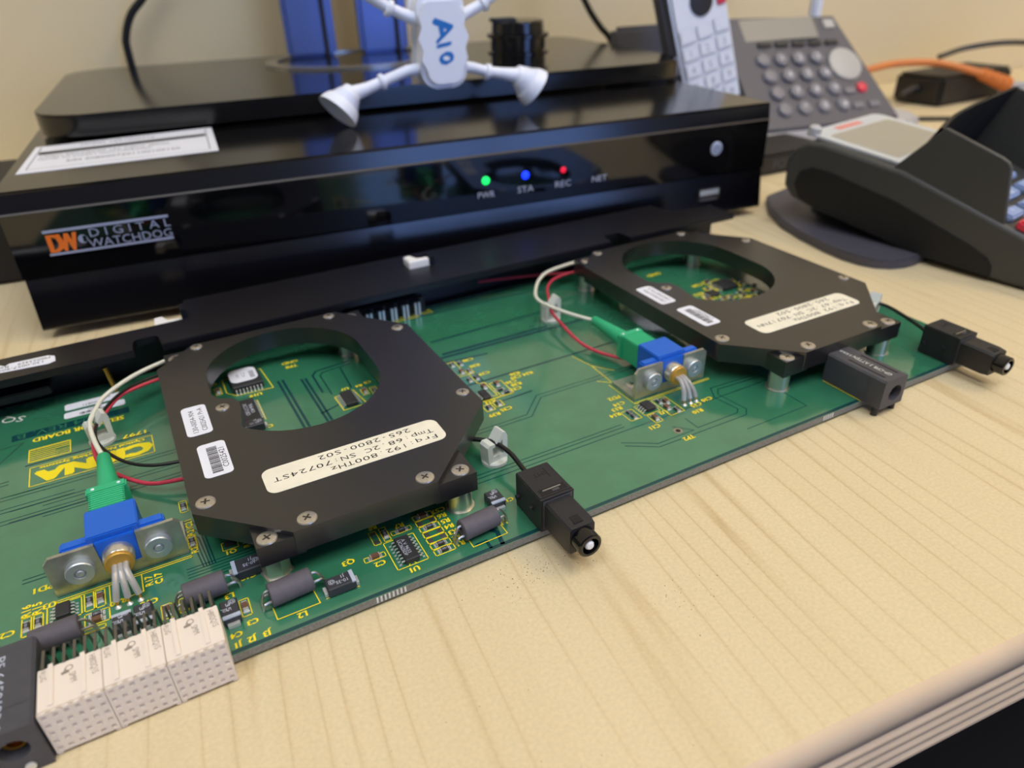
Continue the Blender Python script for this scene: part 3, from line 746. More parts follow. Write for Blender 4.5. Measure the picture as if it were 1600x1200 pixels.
run('black_fiber', [(67.6,160.6,9.6),(71.5,157.4,9.8),(74.6,153.6,10),(76.2,147,9.8),(76.2,140,9.3),(75.8,133,9)], 0.7, 'black_jacket')
run('black_fiber', [(238,166,9.6),(246,162.5,9.8),(250,157,9.6),(248,146,9.3),(243.6,133,9)], 0.7, 'black_jacket')

# ---- nylon clips
def clip_mesh():
    g = G(); g.lathe((0,0,0),(0,0,1),[(0,3.9),(0.9,3.9),(1.3,3.5)],20)
    g.M = Matrix(((1,0,0,0),(0,0,-1,0),(0,1,0,0),(0,0,0,1)))
    g.prism([(-3.4,0.8),(3.4,0.8),(3.6,8.6),(3.0,10.0),(2.0,10.4),(-0.4,7.2),(-0.2,6.4),(0.5,6.2),(1.7,8.0),(2.0,3.0),(-1.8,3.0),(-1.9,6.2),(-0.9,6.4),(-1.0,7.4),(-2.8,7.6),(-3.6,6.8)], -2.0, 2.0)
    o = g.build('cable_clip', 'clip_nylon', None); me = o.data; bpy.data.objects.remove(o); return me
CLIP = clip_mesh()
for x, y, a in ((-27.6,226.5,12),(74.6,154.0,10),(138.4,226.6,0),(247.5,160.8,20)): link('cable_clip', CLIP, pcb, Vector((x,y,ZB))-Vector(ORG[pcb.name]), rotz=a)

# ---- optical output connectors hanging over the front edge
def output_connector(dx):
    g = G(); x0, x1 = 70.6+dx, 80.4+dx
    g.box(x0, x1, 120.7, 133.5, ZB, 14.0, 0.25)
    m = g.build('output_connector', 'black_plastic', pcb)
    g = G(); g.M = Matrix(((1,0,0,0),(0,0,-1,0),(0,1,0,0),(0,0,0,1)))
    g.prism([(x0,3.6),(x1,3.6),(x1,13.9),(x0,13.9)], -120.9, -120.1); g.M = Matrix.Identity(4)
    # front shell with cut corners
    prf = [(x0+1.4,4.4),(x1-1.4,4.4),(x1-1.0,5.2),(x1-1.0,12.3),(x1-1.6,12.9),(x0+1.6,12.9),(x0+1.0,12.3),(x0+1.0,5.2)]
    rings = []
    for y, k in ((120.4,1.0),(111.0,1.0),(108.6,0.92)):
        rings.append([g.v((75.5+dx+(x-75.5-dx)*k, y, 8.7+(z-8.7)*k)) for x, z in prf])
    for A, B in zip(rings, rings[1:]):
        for k in range(len(prf)): g.face([A[k], A[(k+1)%len(prf)], B[(k+1)%len(prf)], B[k]])
    g.face(rings[0]); g.face(rings[-1])
    g.build('front_shell', 'black_plastic', m)
    G().box(x0+0.3, x1-0.3, 119.9, 120.9, 3.9, 13.6, 0.3).build('collar', 'grey_plastic', m)
    G().lathe((75.5+dx,109,8.9),(0,-1,0),[(0,3.3),(3.9,3.3),(4.2,3.0),(4.2,2.3),(1.5,2.2),(1.4,0.02)],26,cap=False).build('ferrule_ring', 'gloss_black_top', m)
    G().lathe((75.5+dx,108.5,8.9),(0,-1,0),[(0,1.25),(3.2,1.25),(3.7,0.9),(3.8,0.02)],18).build('ferrule', 'white_ferrule', m)
    G().box(x0+1.2, x0+8.8, 121.5, 123.9, 13.8, 14.05).build('latch_slot', 'dark_recess', m)
    G().box(x0+2.2, x0+7.6, 122.9, 123.3, 13.9, 14.3, 0.1).build('latch_wire', 'tin', m)
    G().box(x0+4.6, x0+6.8, 121.8, 122.8, 13.9, 14.1, 0.1).build('latch_tongue', 'grey_plastic', m)
    G().box(x0+3.4, x0+5.9, 109.8, 112.6, 12.7, 12.96).build('key_slot', 'dark_recess', m)
    for y, z in ((131.5,7.4),(124.4,8.8)): G().cyl((x0+0.2,y,z),(x0-1.0,y,z),0.7,12).build('side_peg', 'black_plastic', m)
    gg = G(); gg.text('IMT', 1.6, (x0+5.0,129.6,14.03), rot=180); gg.strip(((x0+7.2,131.6),(x0+7.2,127.4)),0.3,14.0)
    gg.build('mold_lettering', 'dark_recess', m, flat=True)
output_connector(0); output_connector(168.3)

# ---- attenuator block
g = G(); ax0, ax1 = 193.3, 204.0
def bored(g, x0, x1, y0, y1, z0, z1, cx, cz, r):
    """a block whose -Y face has a bore"""
    outer = [(x0,z0),(x1,z0),(x1,z1-0.6),(x1-0.6,z1),(x0+0.6,z1),(x0,z1-0.6)]
    inner = [(cx+r*math.cos(2*math.pi*k/28), cz+r*math.sin(2*math.pi*k/28)) for k in range(28)]
    g.M = Matrix(((1,0,0,0),(0,0,-1,0),(0,1,0,0),(0,0,0,1)))
    g.holed(outer, inner, -y0-6, -y0)
    g.prism(outer, -y1, -y0-5.9); g.M = Matrix.Identity(4)
bored(g, ax0, ax1, 114.3, 137, ZB+0.1, 13.6, 199.4, 7.9, 2.9)
at_ = g.build('attenuator_block', 'grey_plastic', pcb)
G().lathe((199.4,119.6,7.9),(0,-1,0),[(0,1.9),(3,1.9),(3.0,1.3),(0.5,1.2)],20).build('bore_sleeve', 'nickel', at_)
for x in (195.6, 201.6): G().box(x-0.3, x+0.3, 116.6, 130.5, 13.55, 13.63).build('rib_groove', 'dark_recess', at_)
for x in (194.6, 203.0): G().cyl((x,116.5,ZB+0.2),(x,116.5,0.05),1.1,12).build('foot_peg', 'black_plastic', at_)
g = G(); g.text('GP-CPR 3 ATTEN', 1.6, (198.6,123.8,13.66), rot=90, fit=14.5); g.text('1550', 1.2, (198.4,134,13.66), rot=90, fit=4.2); g.build('attenuator_lettering', 'silk_white', at_, flat=True)

# ---- backplane connector blocks
HX = [-41.1, -29.6, -18.2, -6.8]; HY0, HY1, HZ = 116.6, 128.2, 12.3
def lead_mesh():
    g = G(); P = [(0,0,9.4),(0,5.5,9.0),(0,8.4,6.4),(0,9.4,3.6),(0,9.6,0)]
    for A, B in zip(P, P[1:]):
        q = [g.v((A[0]+s*0.28, A[1], A[2]+t*0.14)) for s, t in ((-1,-1),(1,-1),(1,1),(-1,1))]; r = [g.v((B[0]+s*0.28, B[1]+t*0.1, B[2]+t*0.1)) for s, t in ((-1,-1),(1,-1),(1,1),(-1,1))]
        for k in range(4): g.face([q[k], q[(k+1)%4], r[(k+1)%4], r[k]])
    o = g.build('lead', 'pin_metal', None); me = o.data; bpy.data.objects.remove(o); return me
LEAD = lead_mesh()
for i in range(3):
    a, b = HX[i]+0.06, HX[i+1]-0.06
    g = G(); g.box(a, b, HY0+0.7, HY1, 0.9, HZ, 0.15)
    for q in ((a+1.9, a+2.9), (a+7.6, a+8.6)): g.box(q[0], q[1], HY0+1.4, HY1+0.5, HZ-0.05, HZ+0.35, 0.1)
    g.box(b-1.0, b, HY0+0.2, HY0+2.6, 0.05, 1.2, 0.1); g.box(a, a+1.0, HY0+0.2, HY0+2.6, 0.05, 1.2, 0.1)
    m = g.build('backplane_connector', 'connector_ivory', pcb)
    # socket face: a lattice of walls in front of a recessed floor
    G().box(a+0.2, b-0.2, HY0+0.4, HY0+0.72, 1.1, 11.6).build('socket_floor', 'connector_shadow', m)
    g = G(); nx, nz = 6, 5; cw = (b-a)/nx; ch = (HZ-0.95)/nz
    for k in range(nx+1):
        x = a+k*cw; g.box(max(a, x-0.5), min(b, x+0.5), HY0, HY0+0.72, 0.92, HZ-0.02)
    for k in range(nz+1):
        z = 0.92+k*ch; g.box(a, b, HY0+0.01, HY0+0.72, max(0.92, z-0.62), min(HZ-0.02, z+0.62))
    g.build('socket_grid', 'connector_ivory', m)
    for k in range(nx):
        link('lead', LEAD, m, Vector((a+(k+0.5)*cw, HY1-0.3, ZB-0.1))-Vector(ORG[m.name]))
    g = G(); g.text('PLUG', 1.1, (a+1.0, 126.2, HZ+0.03), rot=-84, fit=2.6); g.text('H802Q1S', 1.2, (a+10.0, 124.6, HZ+0.03), rot=-84, fit=5.2)
    g.text('Q', 1.5, (a+5.6, 126.0, HZ+0.03), rot=-84); g.text('SMM', 1.2, (a+6.3, 123.2, HZ+0.03), rot=-84, fit=2.6); g.strip(((a+4.2,125.0),(a+5.6,125.2)),0.7,HZ)
    g.build('mold_lettering', 'mold_ink', m, flat=True)
# dark power connector beside them
g = G(); bored(g, -60, -41.5, 115.6, 138.6, 0.2, 12.5, -46.2, 7.2, 2.6)
pw = g.build('power_connector', 'grey_plastic', pcb)
G().lathe((-46.2,121.4,7.2),(0,-1,0),[(0,2.2),(3.6,2.2),(3.6,1.5),(0.6,1.4)],20).build('brass_contact', 'brass', pw)
g = G(); g.text('P5 6450123-8', 1.7, (-47.6,126,12.55), rot=-90, fit=19); g.build('power_lettering', 'print_pale', pw, flat=True)
for x in (-48.4,-45.2): G().lathe((x,115.7,1.8),(0,-1,0),[(0,1.0),(0.5,1.0),(0.7,0.5)],14).build('contact_stud', 'solder', pw)

# ---- chips and passives
def soic(x0, x1, y0, y1, n, h=1.7, pitch=None, lead=1.5, text=(), side='X', name='chip', sticker=False):
    g = G(); g.box(x0, x1, y0, y1, ZB+0.15, ZB+h, 0.22, seg=1); c = g.build(name, 'chip', pcb)
    L = []
    span = (y1-y0) if side == 'X' else (x1-x0); pitch = pitch or span/n
    g0 = G(); 
    for A, B in ((((0,0,h*0.55)),((0.5*lead,0,h*0.5))),((0.5*lead,0,h*0.5),(0.62*lead,0,0.12)),((0.62*lead,0,0.12),(lead,0,0.06))):
        q = [g0.v((A[0], A[1]+s*0.21, A[2]+t*0.08)) for s, t in ((-1,-1),(1,-1),(1,1),(-1,1))]; r = [g0.v((B[0], B[1]+s*0.21, B[2]+t*0.08)) for s, t in ((-1,-1),(1,-1),(1,1),(-1,1))]
        for k in range(4): g0.face([q[k], q[(k+1)%4], r[(k+1)%4], r[k]])
        g0.face(q[::-1]); g0.face(r)
    t = g0.build('pin', 'solder', None); me = t.data; bpy.data.objects.remove(t)
    o = Vector(ORG[c.name])
    for k in range(n):
        off = (k-(n-1)/2)*pitch
        if side == 'X':
            link('pin', me, c, Vector((x1, (y0+y1)/2+off, ZB))-o); link('pin', me, c, Vector((x0, (y0+y1)/2+off, ZB))-o, rotz=180)
        else:
            link('pin', me, c, Vector(((x0+x1)/2+off, y1, ZB))-o, rotz=90); link('pin', me, c, Vector(((x0+x1)/2+off, y0, ZB))-o, rotz=-90)
    if text:
        g = G()
        for s, x, y, hh, rt_, ft in text: g.text(s, hh, (x, y, ZB+h+0.02), rot=rt_, fit=ft)
        g.build('chip_lettering', 'print_pale', c, flat=True)
    return c
soic(36.0, 39.8, 127.0, 136.0, 7, 1.75, 1.24, 1.5, (('UC3625DP',36.9,131.6,0.9,-90,6.0),('A V 9633',38.0,131.8,0.9,-90,5.4)))
u = soic(14.0, 24.4, 233.6, 243.6, 8, 2.6, 1.2, 1.2, side='Y')
sl = G().prism(rrect(14.2,23.6,236.4,246.2,2.4), ZB+2.62, ZB+2.8).build('chip_sticker', 'label_white', u)
g = G(); g.text('V1.2', 1.2, (19,241,ZB+2.82), rot=90); g.text('1191', 1.2, (17,241,ZB+2.82), rot=90)
for k in range(9): g.strip(((21,238+k*0.6),(22.6,238+k*0.6)),0.25,ZB+2.8)
g.build('sticker_print', 'ink', sl, flat=True)
soic(12.9, 19.0, 211.6, 226.0, 10, 1.5, 1.27, 1.4, (('XC1718D',15.6,219,1.3,-90,8),('9640',17.3,219,1.2,-90,6)))
soic(45.6, 49.6, 204.9, 213.6, 7, 1.5, 1.15, 1.4)
soic(-40.4, -37.3, 151.0, 155.4, 4, 1.6, 1.1, 1.4)
soic(129.1, 132.8, 151.2, 155.9, 4, 1.5, 1.1, 1.4)
soic(86.9, 89.7, 185.0, 190.2, 4, 1.3, 1.1, 1.2)
soic(217.5, 225.5, 210.5, 219, 6, 1.6, 1.2, 1.4); soic(208, 213, 208.5, 213, 4, 1.4, 1.1, 1.4)
G().box(-2.2, 0.2, 156.2, 157.8, ZB+0.1, ZB+1.2, 0.15).build('transistor', 'chip', pcb)

def smd_mesh(L, Wd, h, body, e=0.4, mark=None):
    g = G(); g.box(-L/2+e, L/2-e, -Wd/2, Wd/2, 0.05, h, mi=0); g.box(-L/2, -L/2+e, -Wd/2, Wd/2, 0, h*1.02, 0.08, mi=1, seg=1); g.box(L/2-e, L/2, -Wd/2, Wd/2, 0, h*1.02, 0.08, mi=1, seg=1)
    g.box(-L/2-0.5, -L/2+0.05, -Wd/2-0.05, Wd/2+0.05, 0, 0.12, mi=1); g.box(L/2-0.05, L/2+0.5, -Wd/2-0.05, Wd/2+0.05, 0, 0.12, mi=1)
    if mark: g.text(mark, 0.62, (0, 0, h+0.02), rot=180, fit=1.3, mi=2)
    o = g.build('s', [body, 'solder', 'print_pale'], None); me = o.data; bpy.data.objects.remove(o); return me
RES = smd_mesh(2.5, 1.3, 0.6, 'chip', mark='1001'); CAP = smd_mesh(2.6, 1.35, 0.95, 'ceramic_brown'); PAD = None
g = G(); g.box(-2.3,-1.1,-0.8,0.8,0,0.08); g.box(1.1,2.3,-0.8,0.8,0,0.08); o_ = g.build('p', 'tin', None); PAD = o_.data; bpy.data.objects.remove(o_)
OB = Vector(ORG[pcb.name])
def place(me, name, x, y, rz=0): return link(name, me, pcb, Vector((x, y, ZB))-OB, rotz=rz)
for k in (0, 1, 4): place(RES, 'resistor', 46.4, 127.3+k*2.42)
for k in (2, 3, 5): place(PAD, 'solder_pads', 46.4, 127.3+k*2.42)
place(CAP, 'capacitor', 46.4, 127.3+6*2.42); place(RES, 'resistor', 39.5, 139.5); place(CAP, 'capacitor', 30.2, 133.6); place(RES, 'resistor', 35.2, 140.3, 90); place(PAD, 'solder_pads', 32.4, 140.2, 90)
place(CAP, 'capacitor', -1.55, 133.5, 90); place(RES, 'resistor', -46.6, 152.9, 90); place(RES, 'resistor', -44.2, 152.9, 90); place(RES, 'resistor', -33.6, 154.1, 90); place(CAP, 'capacitor', -31.2, 153.9, 90)
place(CAP, 'capacitor', -32.2, 146.8); place(RES, 'resistor', -32.2, 148.7); place(RES, 'resistor', -9.3, 163.2, 90); place(RES, 'resistor', -9.5, 179.2, 90); place(CAP, 'capacitor', -38.4, 148.8); place(CAP, 'capacitor', -17.7, 141.6, 90); place(RES, 'resistor', -14.1, 141.6, 90)
for x, y, m_ in ((87.6,213,RES),(90.8,212.4,RES),(88.6,206.6,CAP),(91.2,205.8,RES),(88.6,200,RES),(91.4,200.2,RES),(90.8,193.2,CAP),(95.5,192.6,CAP),(94.6,188.6,RES),(95.8,186,RES),(86.3,180.4,RES),(90.2,181.2,RES),(124,154,RES),(124,151.8,RES),(129.4,147.6,CAP),(136.4,154.6,RES),(138.4,153.4,CAP),(136.4,150.4,CAP),(138.4,147.8,RES),(54,212,CAP),(57.2,211,RES),(9.5,238.6,CAP)):
    place(m_, 'capacitor' if m_ is CAP else 'resistor', x, y, 90 if x not in (94.6, 95.8) else 0)
for x, y in ((207,210),(212,205),(216,205),(221,203),(226,208),(214,202.4),(230,213),(218,222),(228,204),(222,206.5),(233,209),(205.5,206.5),(209.5,201.5),(217.5,199.5),(224.5,199.8),(228.5,200.6),(213.5,216.5),(227.5,217.5)):
    place(random.choice((RES, CAP)), 'resistor', x, y, random.choice((0, 90)))

def tantalum(x0, x1, y0, y1, band='x1', text=('10-35', 'J1'), h=2.8):
    g = G(); g.box(x0, x1, y0, y1, ZB+0.1, ZB+h, 0.25, seg=1); c = g.build('tantalum_capacitor', 'tantalum', pcb)
    bw = 1.0
    q = {'x1': (x1-bw,x1+0.04,y0-0.03,y1+0.03), 'x0': (x0-0.04,x0+bw,y0-0.03,y1+0.03), 'y0': (x0-0.03,x1+0.03,y0-0.04,y0+bw), 'y1': (x0-0.03,x1+0.03,y1-bw,y1+0.04)}[band]
    G().box(*q, ZB+h-0.5, ZB+h+0.03, 0.1, seg=1).build('polarity_band', 'tant_band', c)
    if band[0] == 'x': 
        G().box(x0-0.8, x0, y0+0.8, y1-0.8, ZB, ZB+1.2, 0.1).build('terminal', 'solder', c); G().box(x1, x1+0.8, y0+0.8, y1-0.8, ZB, ZB+1.2, 0.1).build('terminal', 'solder', c)
    else:
        G().box(x0+0.6, x1-0.6, y0-0.9, y0, ZB, ZB+1.2, 0.1).build('terminal', 'solder', c); G().box(x0+0.6, x1-0.6, y1, y1+0.8, ZB, ZB+1.2, 0.1).build('terminal', 'solder', c)
    g = G(); cx, cy = (x0+x1)/2, (y0+y1)/2; z = ZB+h+0.02
    if band[0] == 'x':
        sg = -1 if band == 'x1' else 1
        g.text(text[0], 1.0, (cx+0.3, cy-0.6, z), rot=180, fit=2.8); g.text(text[1], 1.0, (cx+0.9, cy+0.9, z), rot=180); g.text('@', 1.2, (cx+sg*2.0, cy, z), rot=180)
    else:
        g.text(text[0], 1.0, (cx-0.2, cy+0.4, z), rot=-90, fit=2.6); g.text(text[1], 1.0, (cx-1.1, cy-0.2, z), rot=-90); g.text('@', 1.2, (cx+0.9, cy+1.7, z), rot=-90)
    g.build('capacitor_lettering', 'print_pale', c, flat=True); return c
tantalum(16.4, 23.2, 126.0, 130.0, 'x1'); tantalum(-2.0, 5.2, 142.6, 147.4, 'x0', ('10-35','J1')); tantalum(63.6, 67.7, 133.8, 139.2, 'y0', ('35','J0'))
tantalum(-6.7, -2.8, 129.4, 135.2, 'y0', ('35','J0')); tantalum(-28.7, -24.7, 138.6, 143.6, 'y1', ('35','J0')); tantalum(-24.2, -20.2, 138.2, 144.2, 'y0', ('35','J0')); tantalum(12.4, 19.0, 206.0, 209.8, 'x0')
def ferrite(x0, x1, y, tilt, leads):
    g = G(); p0, p1 = Vector((x0, y, ZB+3.2)), Vector((x1, y+tilt, ZB+3.2)); d = (p1-p0)
    g.lathe(p0, d, [(0.9,0.9),(0,1.0),(0,2.6),(0.25,2.85),(d.length-0.25,2.85),(d.length,2.6),(d.length,1.0),(d.length-0.9,0.9)], 30)
    c = g.build('ferrite_choke', 'ferrite', pcb)
    for k in range(3):
        a = R(90+120*k); oy, oz = 1.5*math.cos(a), 1.5*math.sin(a)
        G().tube([(x0+0.8,y+oy,ZB+3.2+oz),(x0-0.8,y+oy,ZB+3.2+oz),(x0-1.7,y+oy*0.9-0.3,ZB+2.4+oz*0.5),(x0-2.0,y+oy*0.6,ZB)], 0.32, 8, smooth=4).build('choke_lead', 'tin', c)
        if k < 2: G().tube([(x1-0.8,y+tilt+oy*0.8,ZB+3.2+oz*0.8),(x1+1.0,y+tilt+oy*0.8,ZB+3.4+oz*0.8),(x1+2.4,y+tilt+oy*0.6,ZB+2.4),(x1+2.8,y+tilt+oy*0.4,ZB)], 0.32, 8, smooth=4).build('choke_lead', 'tin', c)
    return c
ferrite(51.8, 62.2, 128.2, 0.9, 0); ferrite(4.0, 14.0, 130.9, 0.6, 0); ferrite(-13.4, -4.0, 140.8, 0.2, 0); ferrite(-44.4, -34.8, 143.2, 0.3, 0)
# test point
G().lathe((131.0,138.2,ZB+0.04),(0,0,1),[(0,1.5),(0.03,1.5),(0.04,0.8),(0,0.8)],24,cap=False).build('test_pad', 'tin', pcb)
G().cyl((131.0,138.2,ZB),(131.0,138.2,ZB+0.05),0.8,20).build('test_hole', 'dark_recess', pcb)
# pin header by the faceplate
g = G(); g.box(66, 98, 262.5, 266, ZB, 9.5, 0.2)
for k in range(5): g.box(70.6+k*5.2, 74.4+k*5.2, 259.6, 262.6, ZB+4.2, 9.4, 0.2)
hd = g.build('pin_header', 'chip', pcb)
for k in range(5):
    for q in (0, 1): G().box(71.4+k*5.2+q*1.6, 72.3+k*5.2+q*1.6, 259.0, 259.8, ZB, 9.0, 0.15).build('header_pin', 'solder', hd)

# ---- faceplate along the rear edge
fpz = 18.5
pl = [(-85,254.4),(-12.6,254.4),(-12.4,261.8),(-11.2,263.4),(-5.0,263.4),(-3.7,261.8),(-3.5,254.4),(188,254.4),(188.4,261.5),(189.6,263),(196.8,263),(198,261.5),(198.4,254.4),(262,254.4),(262,272),(238,272),(236,288),(8,291),(6,272),(-85,272)]
g = G(); g.prism(pl, fpz-2.6, fpz, 0.3); g.box(-85, 262, 269.2, 272, 0.3, fpz-1)
fp = g.build('faceplate', 'plate_black', pcb, ang=40)
G().box(-85, -40, 256, 268, 9, 12, 0.4).build('stiffener_bar', 'plate_black', fp)
lb = G().prism([(-70,262.0),(-38.2,259.4),(-36.2,260.6),(-36.4,264.6),(-38.4,266.2),(-50,266.4),(-51,264.9),(-53,266.9),(-70,267.4)], fpz, fpz+0.12).build('faceplate_label', 'label_white', fp)
g = G(); g.text('130-0057-904', 1.6, (-46.4,262.0,fpz+0.14), rot=180, fit=13); g.text('M0023429', 1.6, (-42.6,264.3,fpz+0.14), rot=180, fit=9.5); g.text('Rev G', 1.7, (-53,264.0,fpz+0.14), rot=180); g.build('label_lettering', 'ink', fp, flat=True)
G().cyl((-22,258.5,ZB),(-23,259.5,12.5),0.9,12).build('guide_pin', 'brass', fp)
for x, s_, zb in ((-4.0, 1, fpz-3.5), (96.5, 1, fpz)):
    g = G(); g.prism([(x,272.6),(x+9,272.6),(x+9.6,275.4),(x+4.4,275.0),(x+3.2,280.5),(x+0.2,280.0)], zb, zb+3.1, 0.4); t = g.build('ejector_latch', 'white_ferrule', fp)
    G().box(x+9.6, x+11.6, 272.6, 279, fpz-1, fpz+3.6, 0.3).build('latch_arm', 'plate_black', t)

# ================================================================== desk telephone
def frame_thing(name, label, cat, u, v, z=0, rot=0, group=None): return thing(name, label, cat, uvw(u, v, z), DA+rot, group)
ph = frame_thing('desk_telephone', 'grey desk telephone base with round keypad buttons and a red key', 'telephone', 520, 150)
def L(u, v): return (u-520, v-150)
base_pts = [L(448,112)] + [L(*p) for p in ((590,100),(610,108),(622,128),(622,250),(440,250))]
G().prism(base_pts, 0.5, 12, 1.5).build('base_shell', 'phone_light', ph)
B0 = Vector((*L(456,116), 15)); B1_ = Vector((*L(585,107), 15)); T0 = Vector((*L(462,184), 85)); T1 = Vector((*L(569,178), 82))
g = G()
pts = [B0, B1_, T1, T0]
back = [Vector((p.x, p.y+(6 if i < 2 else 40), 6 if i < 2 else p.z-70)) for i, p in enumerate(pts)]
va = [g.v(p) for p in pts]; vb = [g.v((p.x, L(0,245)[1], 12)) if i > 1 else g.v((p.x, p.y+2, 8)) for i, p in enumerate(pts)]
g.face(va); g.face(vb[::-1])
for k in range(4): g.face([va[k], vb[k], vb[(k+1)%4], va[(k+1)%4]])
panel = g.build('key_panel', 'phone_grey', ph)
# panel frame: s across, t up
def PN(s, t): 
    a = B0.lerp(B1_, s); b = T0.lerp(T1, s); return a.lerp(b, t)
nrm = (B1_-B0).cross(T0-B0).normalized()
if nrm.y > 0: nrm = -nrm
ex = (B1_-B0).normalized(); ey = nrm.cross(ex).normalized()
if ey.z < 0: ey = -ey
def pm(s, t, lift=0):
    p = PN(s, t) + nrm*lift; m = Matrix.Identity(4)
    for i in range(3): m[i][0] = ex[i]; m[i][1] = ey[i]; m[i][2] = nrm[i]; m[i][3] = p[i]
    return m
for r_, row in enumerate(((0.30,0.60),(0.30,0.45),(0.30,0.30),(0.30,0.15))):
    for c_ in range(4):
        s = 0.22+c_*0.142+0.004*r_; t = row[1]
        if c_ == 0 and r_ in (1,): pass
        g = G(); g.M = pm(s, t); g.lathe((0,0,0),(0,0,1),[(0,6.0),(1.4,5.8),(2.4,4.6),(2.7,0.05)],20); k_ = g.build('key', 'phone_key', panel)
        if c_:
            g = G(); g.M = pm(s, t, 2.75); g.text('123456789*0#'[r_*3+c_-1], 4.6, (0,0,0)); g.build('key_lettering', 'label_white', k_, flat=True)
for c_ in range(5):
    g = G(); g.M = pm(0.28+c_*0.14, 0.74); g.box(-6,6,-2.2,2.2,0,1.6,0.6); g.build('soft_key', 'chip', panel)
g = G(); g.M = pm(0.46, 0.885); g.box(-34,34,-10,10,0,0.8,0.3); g.build('display', 'phone_screen', panel)
g = G(); g.M = pm(0.84, 0.52); g.lathe((0,0,0),(0,0,1),[(0,14.5),(1.6,14.2),(2.2,12),(2.2,0.05)],32); g.build('round_dial', 'phone_dial', panel)
g = G(); g.M = pm(0.86, 0.29); g.lathe((0,0,0),(0,0,1),[(0,4.6),(1.8,4.2),(2.4,2.5),(2.4,0.05)],18); g.build('red_key', 'key_red', panel)
for s, t in ((0.76,0.27),(0.76,0.13),(0.88,0.13)):
    g = G(); g.M = pm(s, t); g.box(-5,5,-2.6,2.6,0,1.4,0.5); g.build('small_key', 'phone_key', panel)
g = G(); g.M = pm(0.91, 0.92); g.box(-5,5,-4,4,0,1.2,0.4); g.build('badge', 'phone_dial', panel)
# cradle on the left of the telephone
g = G(); g.prism([L(384,110),L(446,106),L(446,215),L(384,215)], 0.5, 15, 2); g.build('cradle', 'phone_grey', ph)
g = G(); g.prism([L(385,204),L(452,202),L(452,214),L(385,214)], 14, 82, 3); g.build('cradle_back', 'handset_back', ph)
g = G(); g.box(*[L(566,0)[0], L(576,0)[0]], *[L(0,196)[1], L(0,204)[1]], 12, 150, 2); g.build('antenna_post', 'handset_white', ph)

hs = frame_thing('cordless_handset', 'white cordless handset with square keys standing in the telephone cradle', 'telephone', 418, 121, 31.4)
hs.rotation_euler = (R(-8), R(-14), R(DA))
g = G(); g.box(-23.4, 23.4, -2, 17, 0, 140, 5, seg=3); hb = g.build('handset_body', 'handset_back', hs)
g = G(); g.box(-21, 22.4, -4.2, 0, 3, 136, 2, seg=2); g.build('handset_face', 'handset_white', hs)
for r_ in range(5):
    for c_ in range(3):
        g = G(); g.box(-19+c_*13.6, -6.8+c_*13.6, -5.2, -3.8, 6+r_*10.9, 15.6+r_*10.9, 0.9); k_ = g.build('handset_key', 'handset_white', hs)
        if r_ < 4:
            g = G(); g.text(('*0#','789','456','123')[r_][c_], 4.5, (-12.9+c_*13.6, -5.26, 10.8+r_*10.9), plane='XZ'); g.build('key_lettering', 'handset_line', k_, flat=True)
G().lathe((2,-4.0,72),(0,-1,0),[(0,9),(1.2,8.6),(1.5,7)],24).build('handset_pad', 'adapter_black', hs)
G().box(13.6, 21, -5.4, -4, 66, 79, 0.8).build('end_call_key', 'key_red', hs)

# ================================================================== things at the right rear
pa = frame_thing('power_adapter', 'black power adapter brick lying by the wall behind the card terminal', 'adapter', 755, 205, 0, 8)
G().box(-52, 60, -28, 20, 0.2, 26, 3).build('adapter_case', 'adapter_black', pa)
G().tube([(-52,-4,14),(-62,-4,14),(-72,-2,10)], [4,3.2,2.4], 12).build('adapter_plug', 'adapter_black', pa)
oc = frame_thing('network_cable', 'orange network cable with ribbed boot arching over the black power adapter', 'cable', 640, 230, 2.2)
G().tube([(-8,52,0),(-2,24,16),(13,-16,28.4),(43,-22,33),(72,-36,33.5),(92,-52,29.5),(110,-62,24.4)], 3.2, 12, smooth=8).build('cable_jacket', 'orange_cable', oc)
bt = G().tube([(108,-61,24.8),(130,-62.6,17.8),(146,-64,12.4)], [3.6,4.4,5.0], 14).build('cable_boot', 'orange_cable', oc)
for k in range(5):
    p = Vector((112,-61.4,23.5)).lerp(Vector((143,-63.6,13.4)), k/4); G().lathe(p, Vector((38,-3,-12.4)), [(0,5.0+k*0.35),(0.4,5.5+k*0.35),(3.4,5.6+k*0.35),(3.8,5.0+k*0.35)], 14).build('boot_rib', 'orange_cable', bt)
G().box(146, 168, -71, -57, 3, 13, 1).build('plug_shell', 'phone_light', oc)
cable('black_cable', [uvw(770,232,33), uvw(800,226,40), uvw(840,205,44), uvw(900,180,36), uvw(960,170,20)], 2.6, 'black_jacket', 'thin black cable looping above the orange network cable by the wall')
cable('black_cable', [uvw(640,140,1.9), uvw(700,112,1.9), uvw(780,100,1.9), uvw(860,108,1.9), uvw(940,130,1.9)], 1.7, 'adapter_black', 'thin dark wire lying on the desk in front of the power adapter')
jr = frame_thing('desk_cup', 'dark grey round cup at the far right edge beside the orange plug', 'cup', 868, 118)
G().lathe((0,0,0.2),(0,0,1),[(0,24),(2,27),(60,30),(62,30),(62,27.5),(4,25),(3.8,0.05)],36).build('cup_body', 'grey_plastic', jr)

dk = frame_thing('dock_box', 'low black box tucked between the recorder and the card terminal', 'box', 432, 80, 0, 4)
G().box(-44, 44, -20, 24, 0.2, 14, 2).build('box_case', 'adapter_black', dk)
G().text('POWER', 6, (6, -20.1, 7), plane='XZ', fit=30).build('box_lettering', 'grey_plastic', dk, flat=True)

# ================================================================== card terminal
tm = thing('card_terminal', 'black card payment terminal with privacy shield and red key on a round base', 'card terminal', (330.66, 150.01, 0), 10)
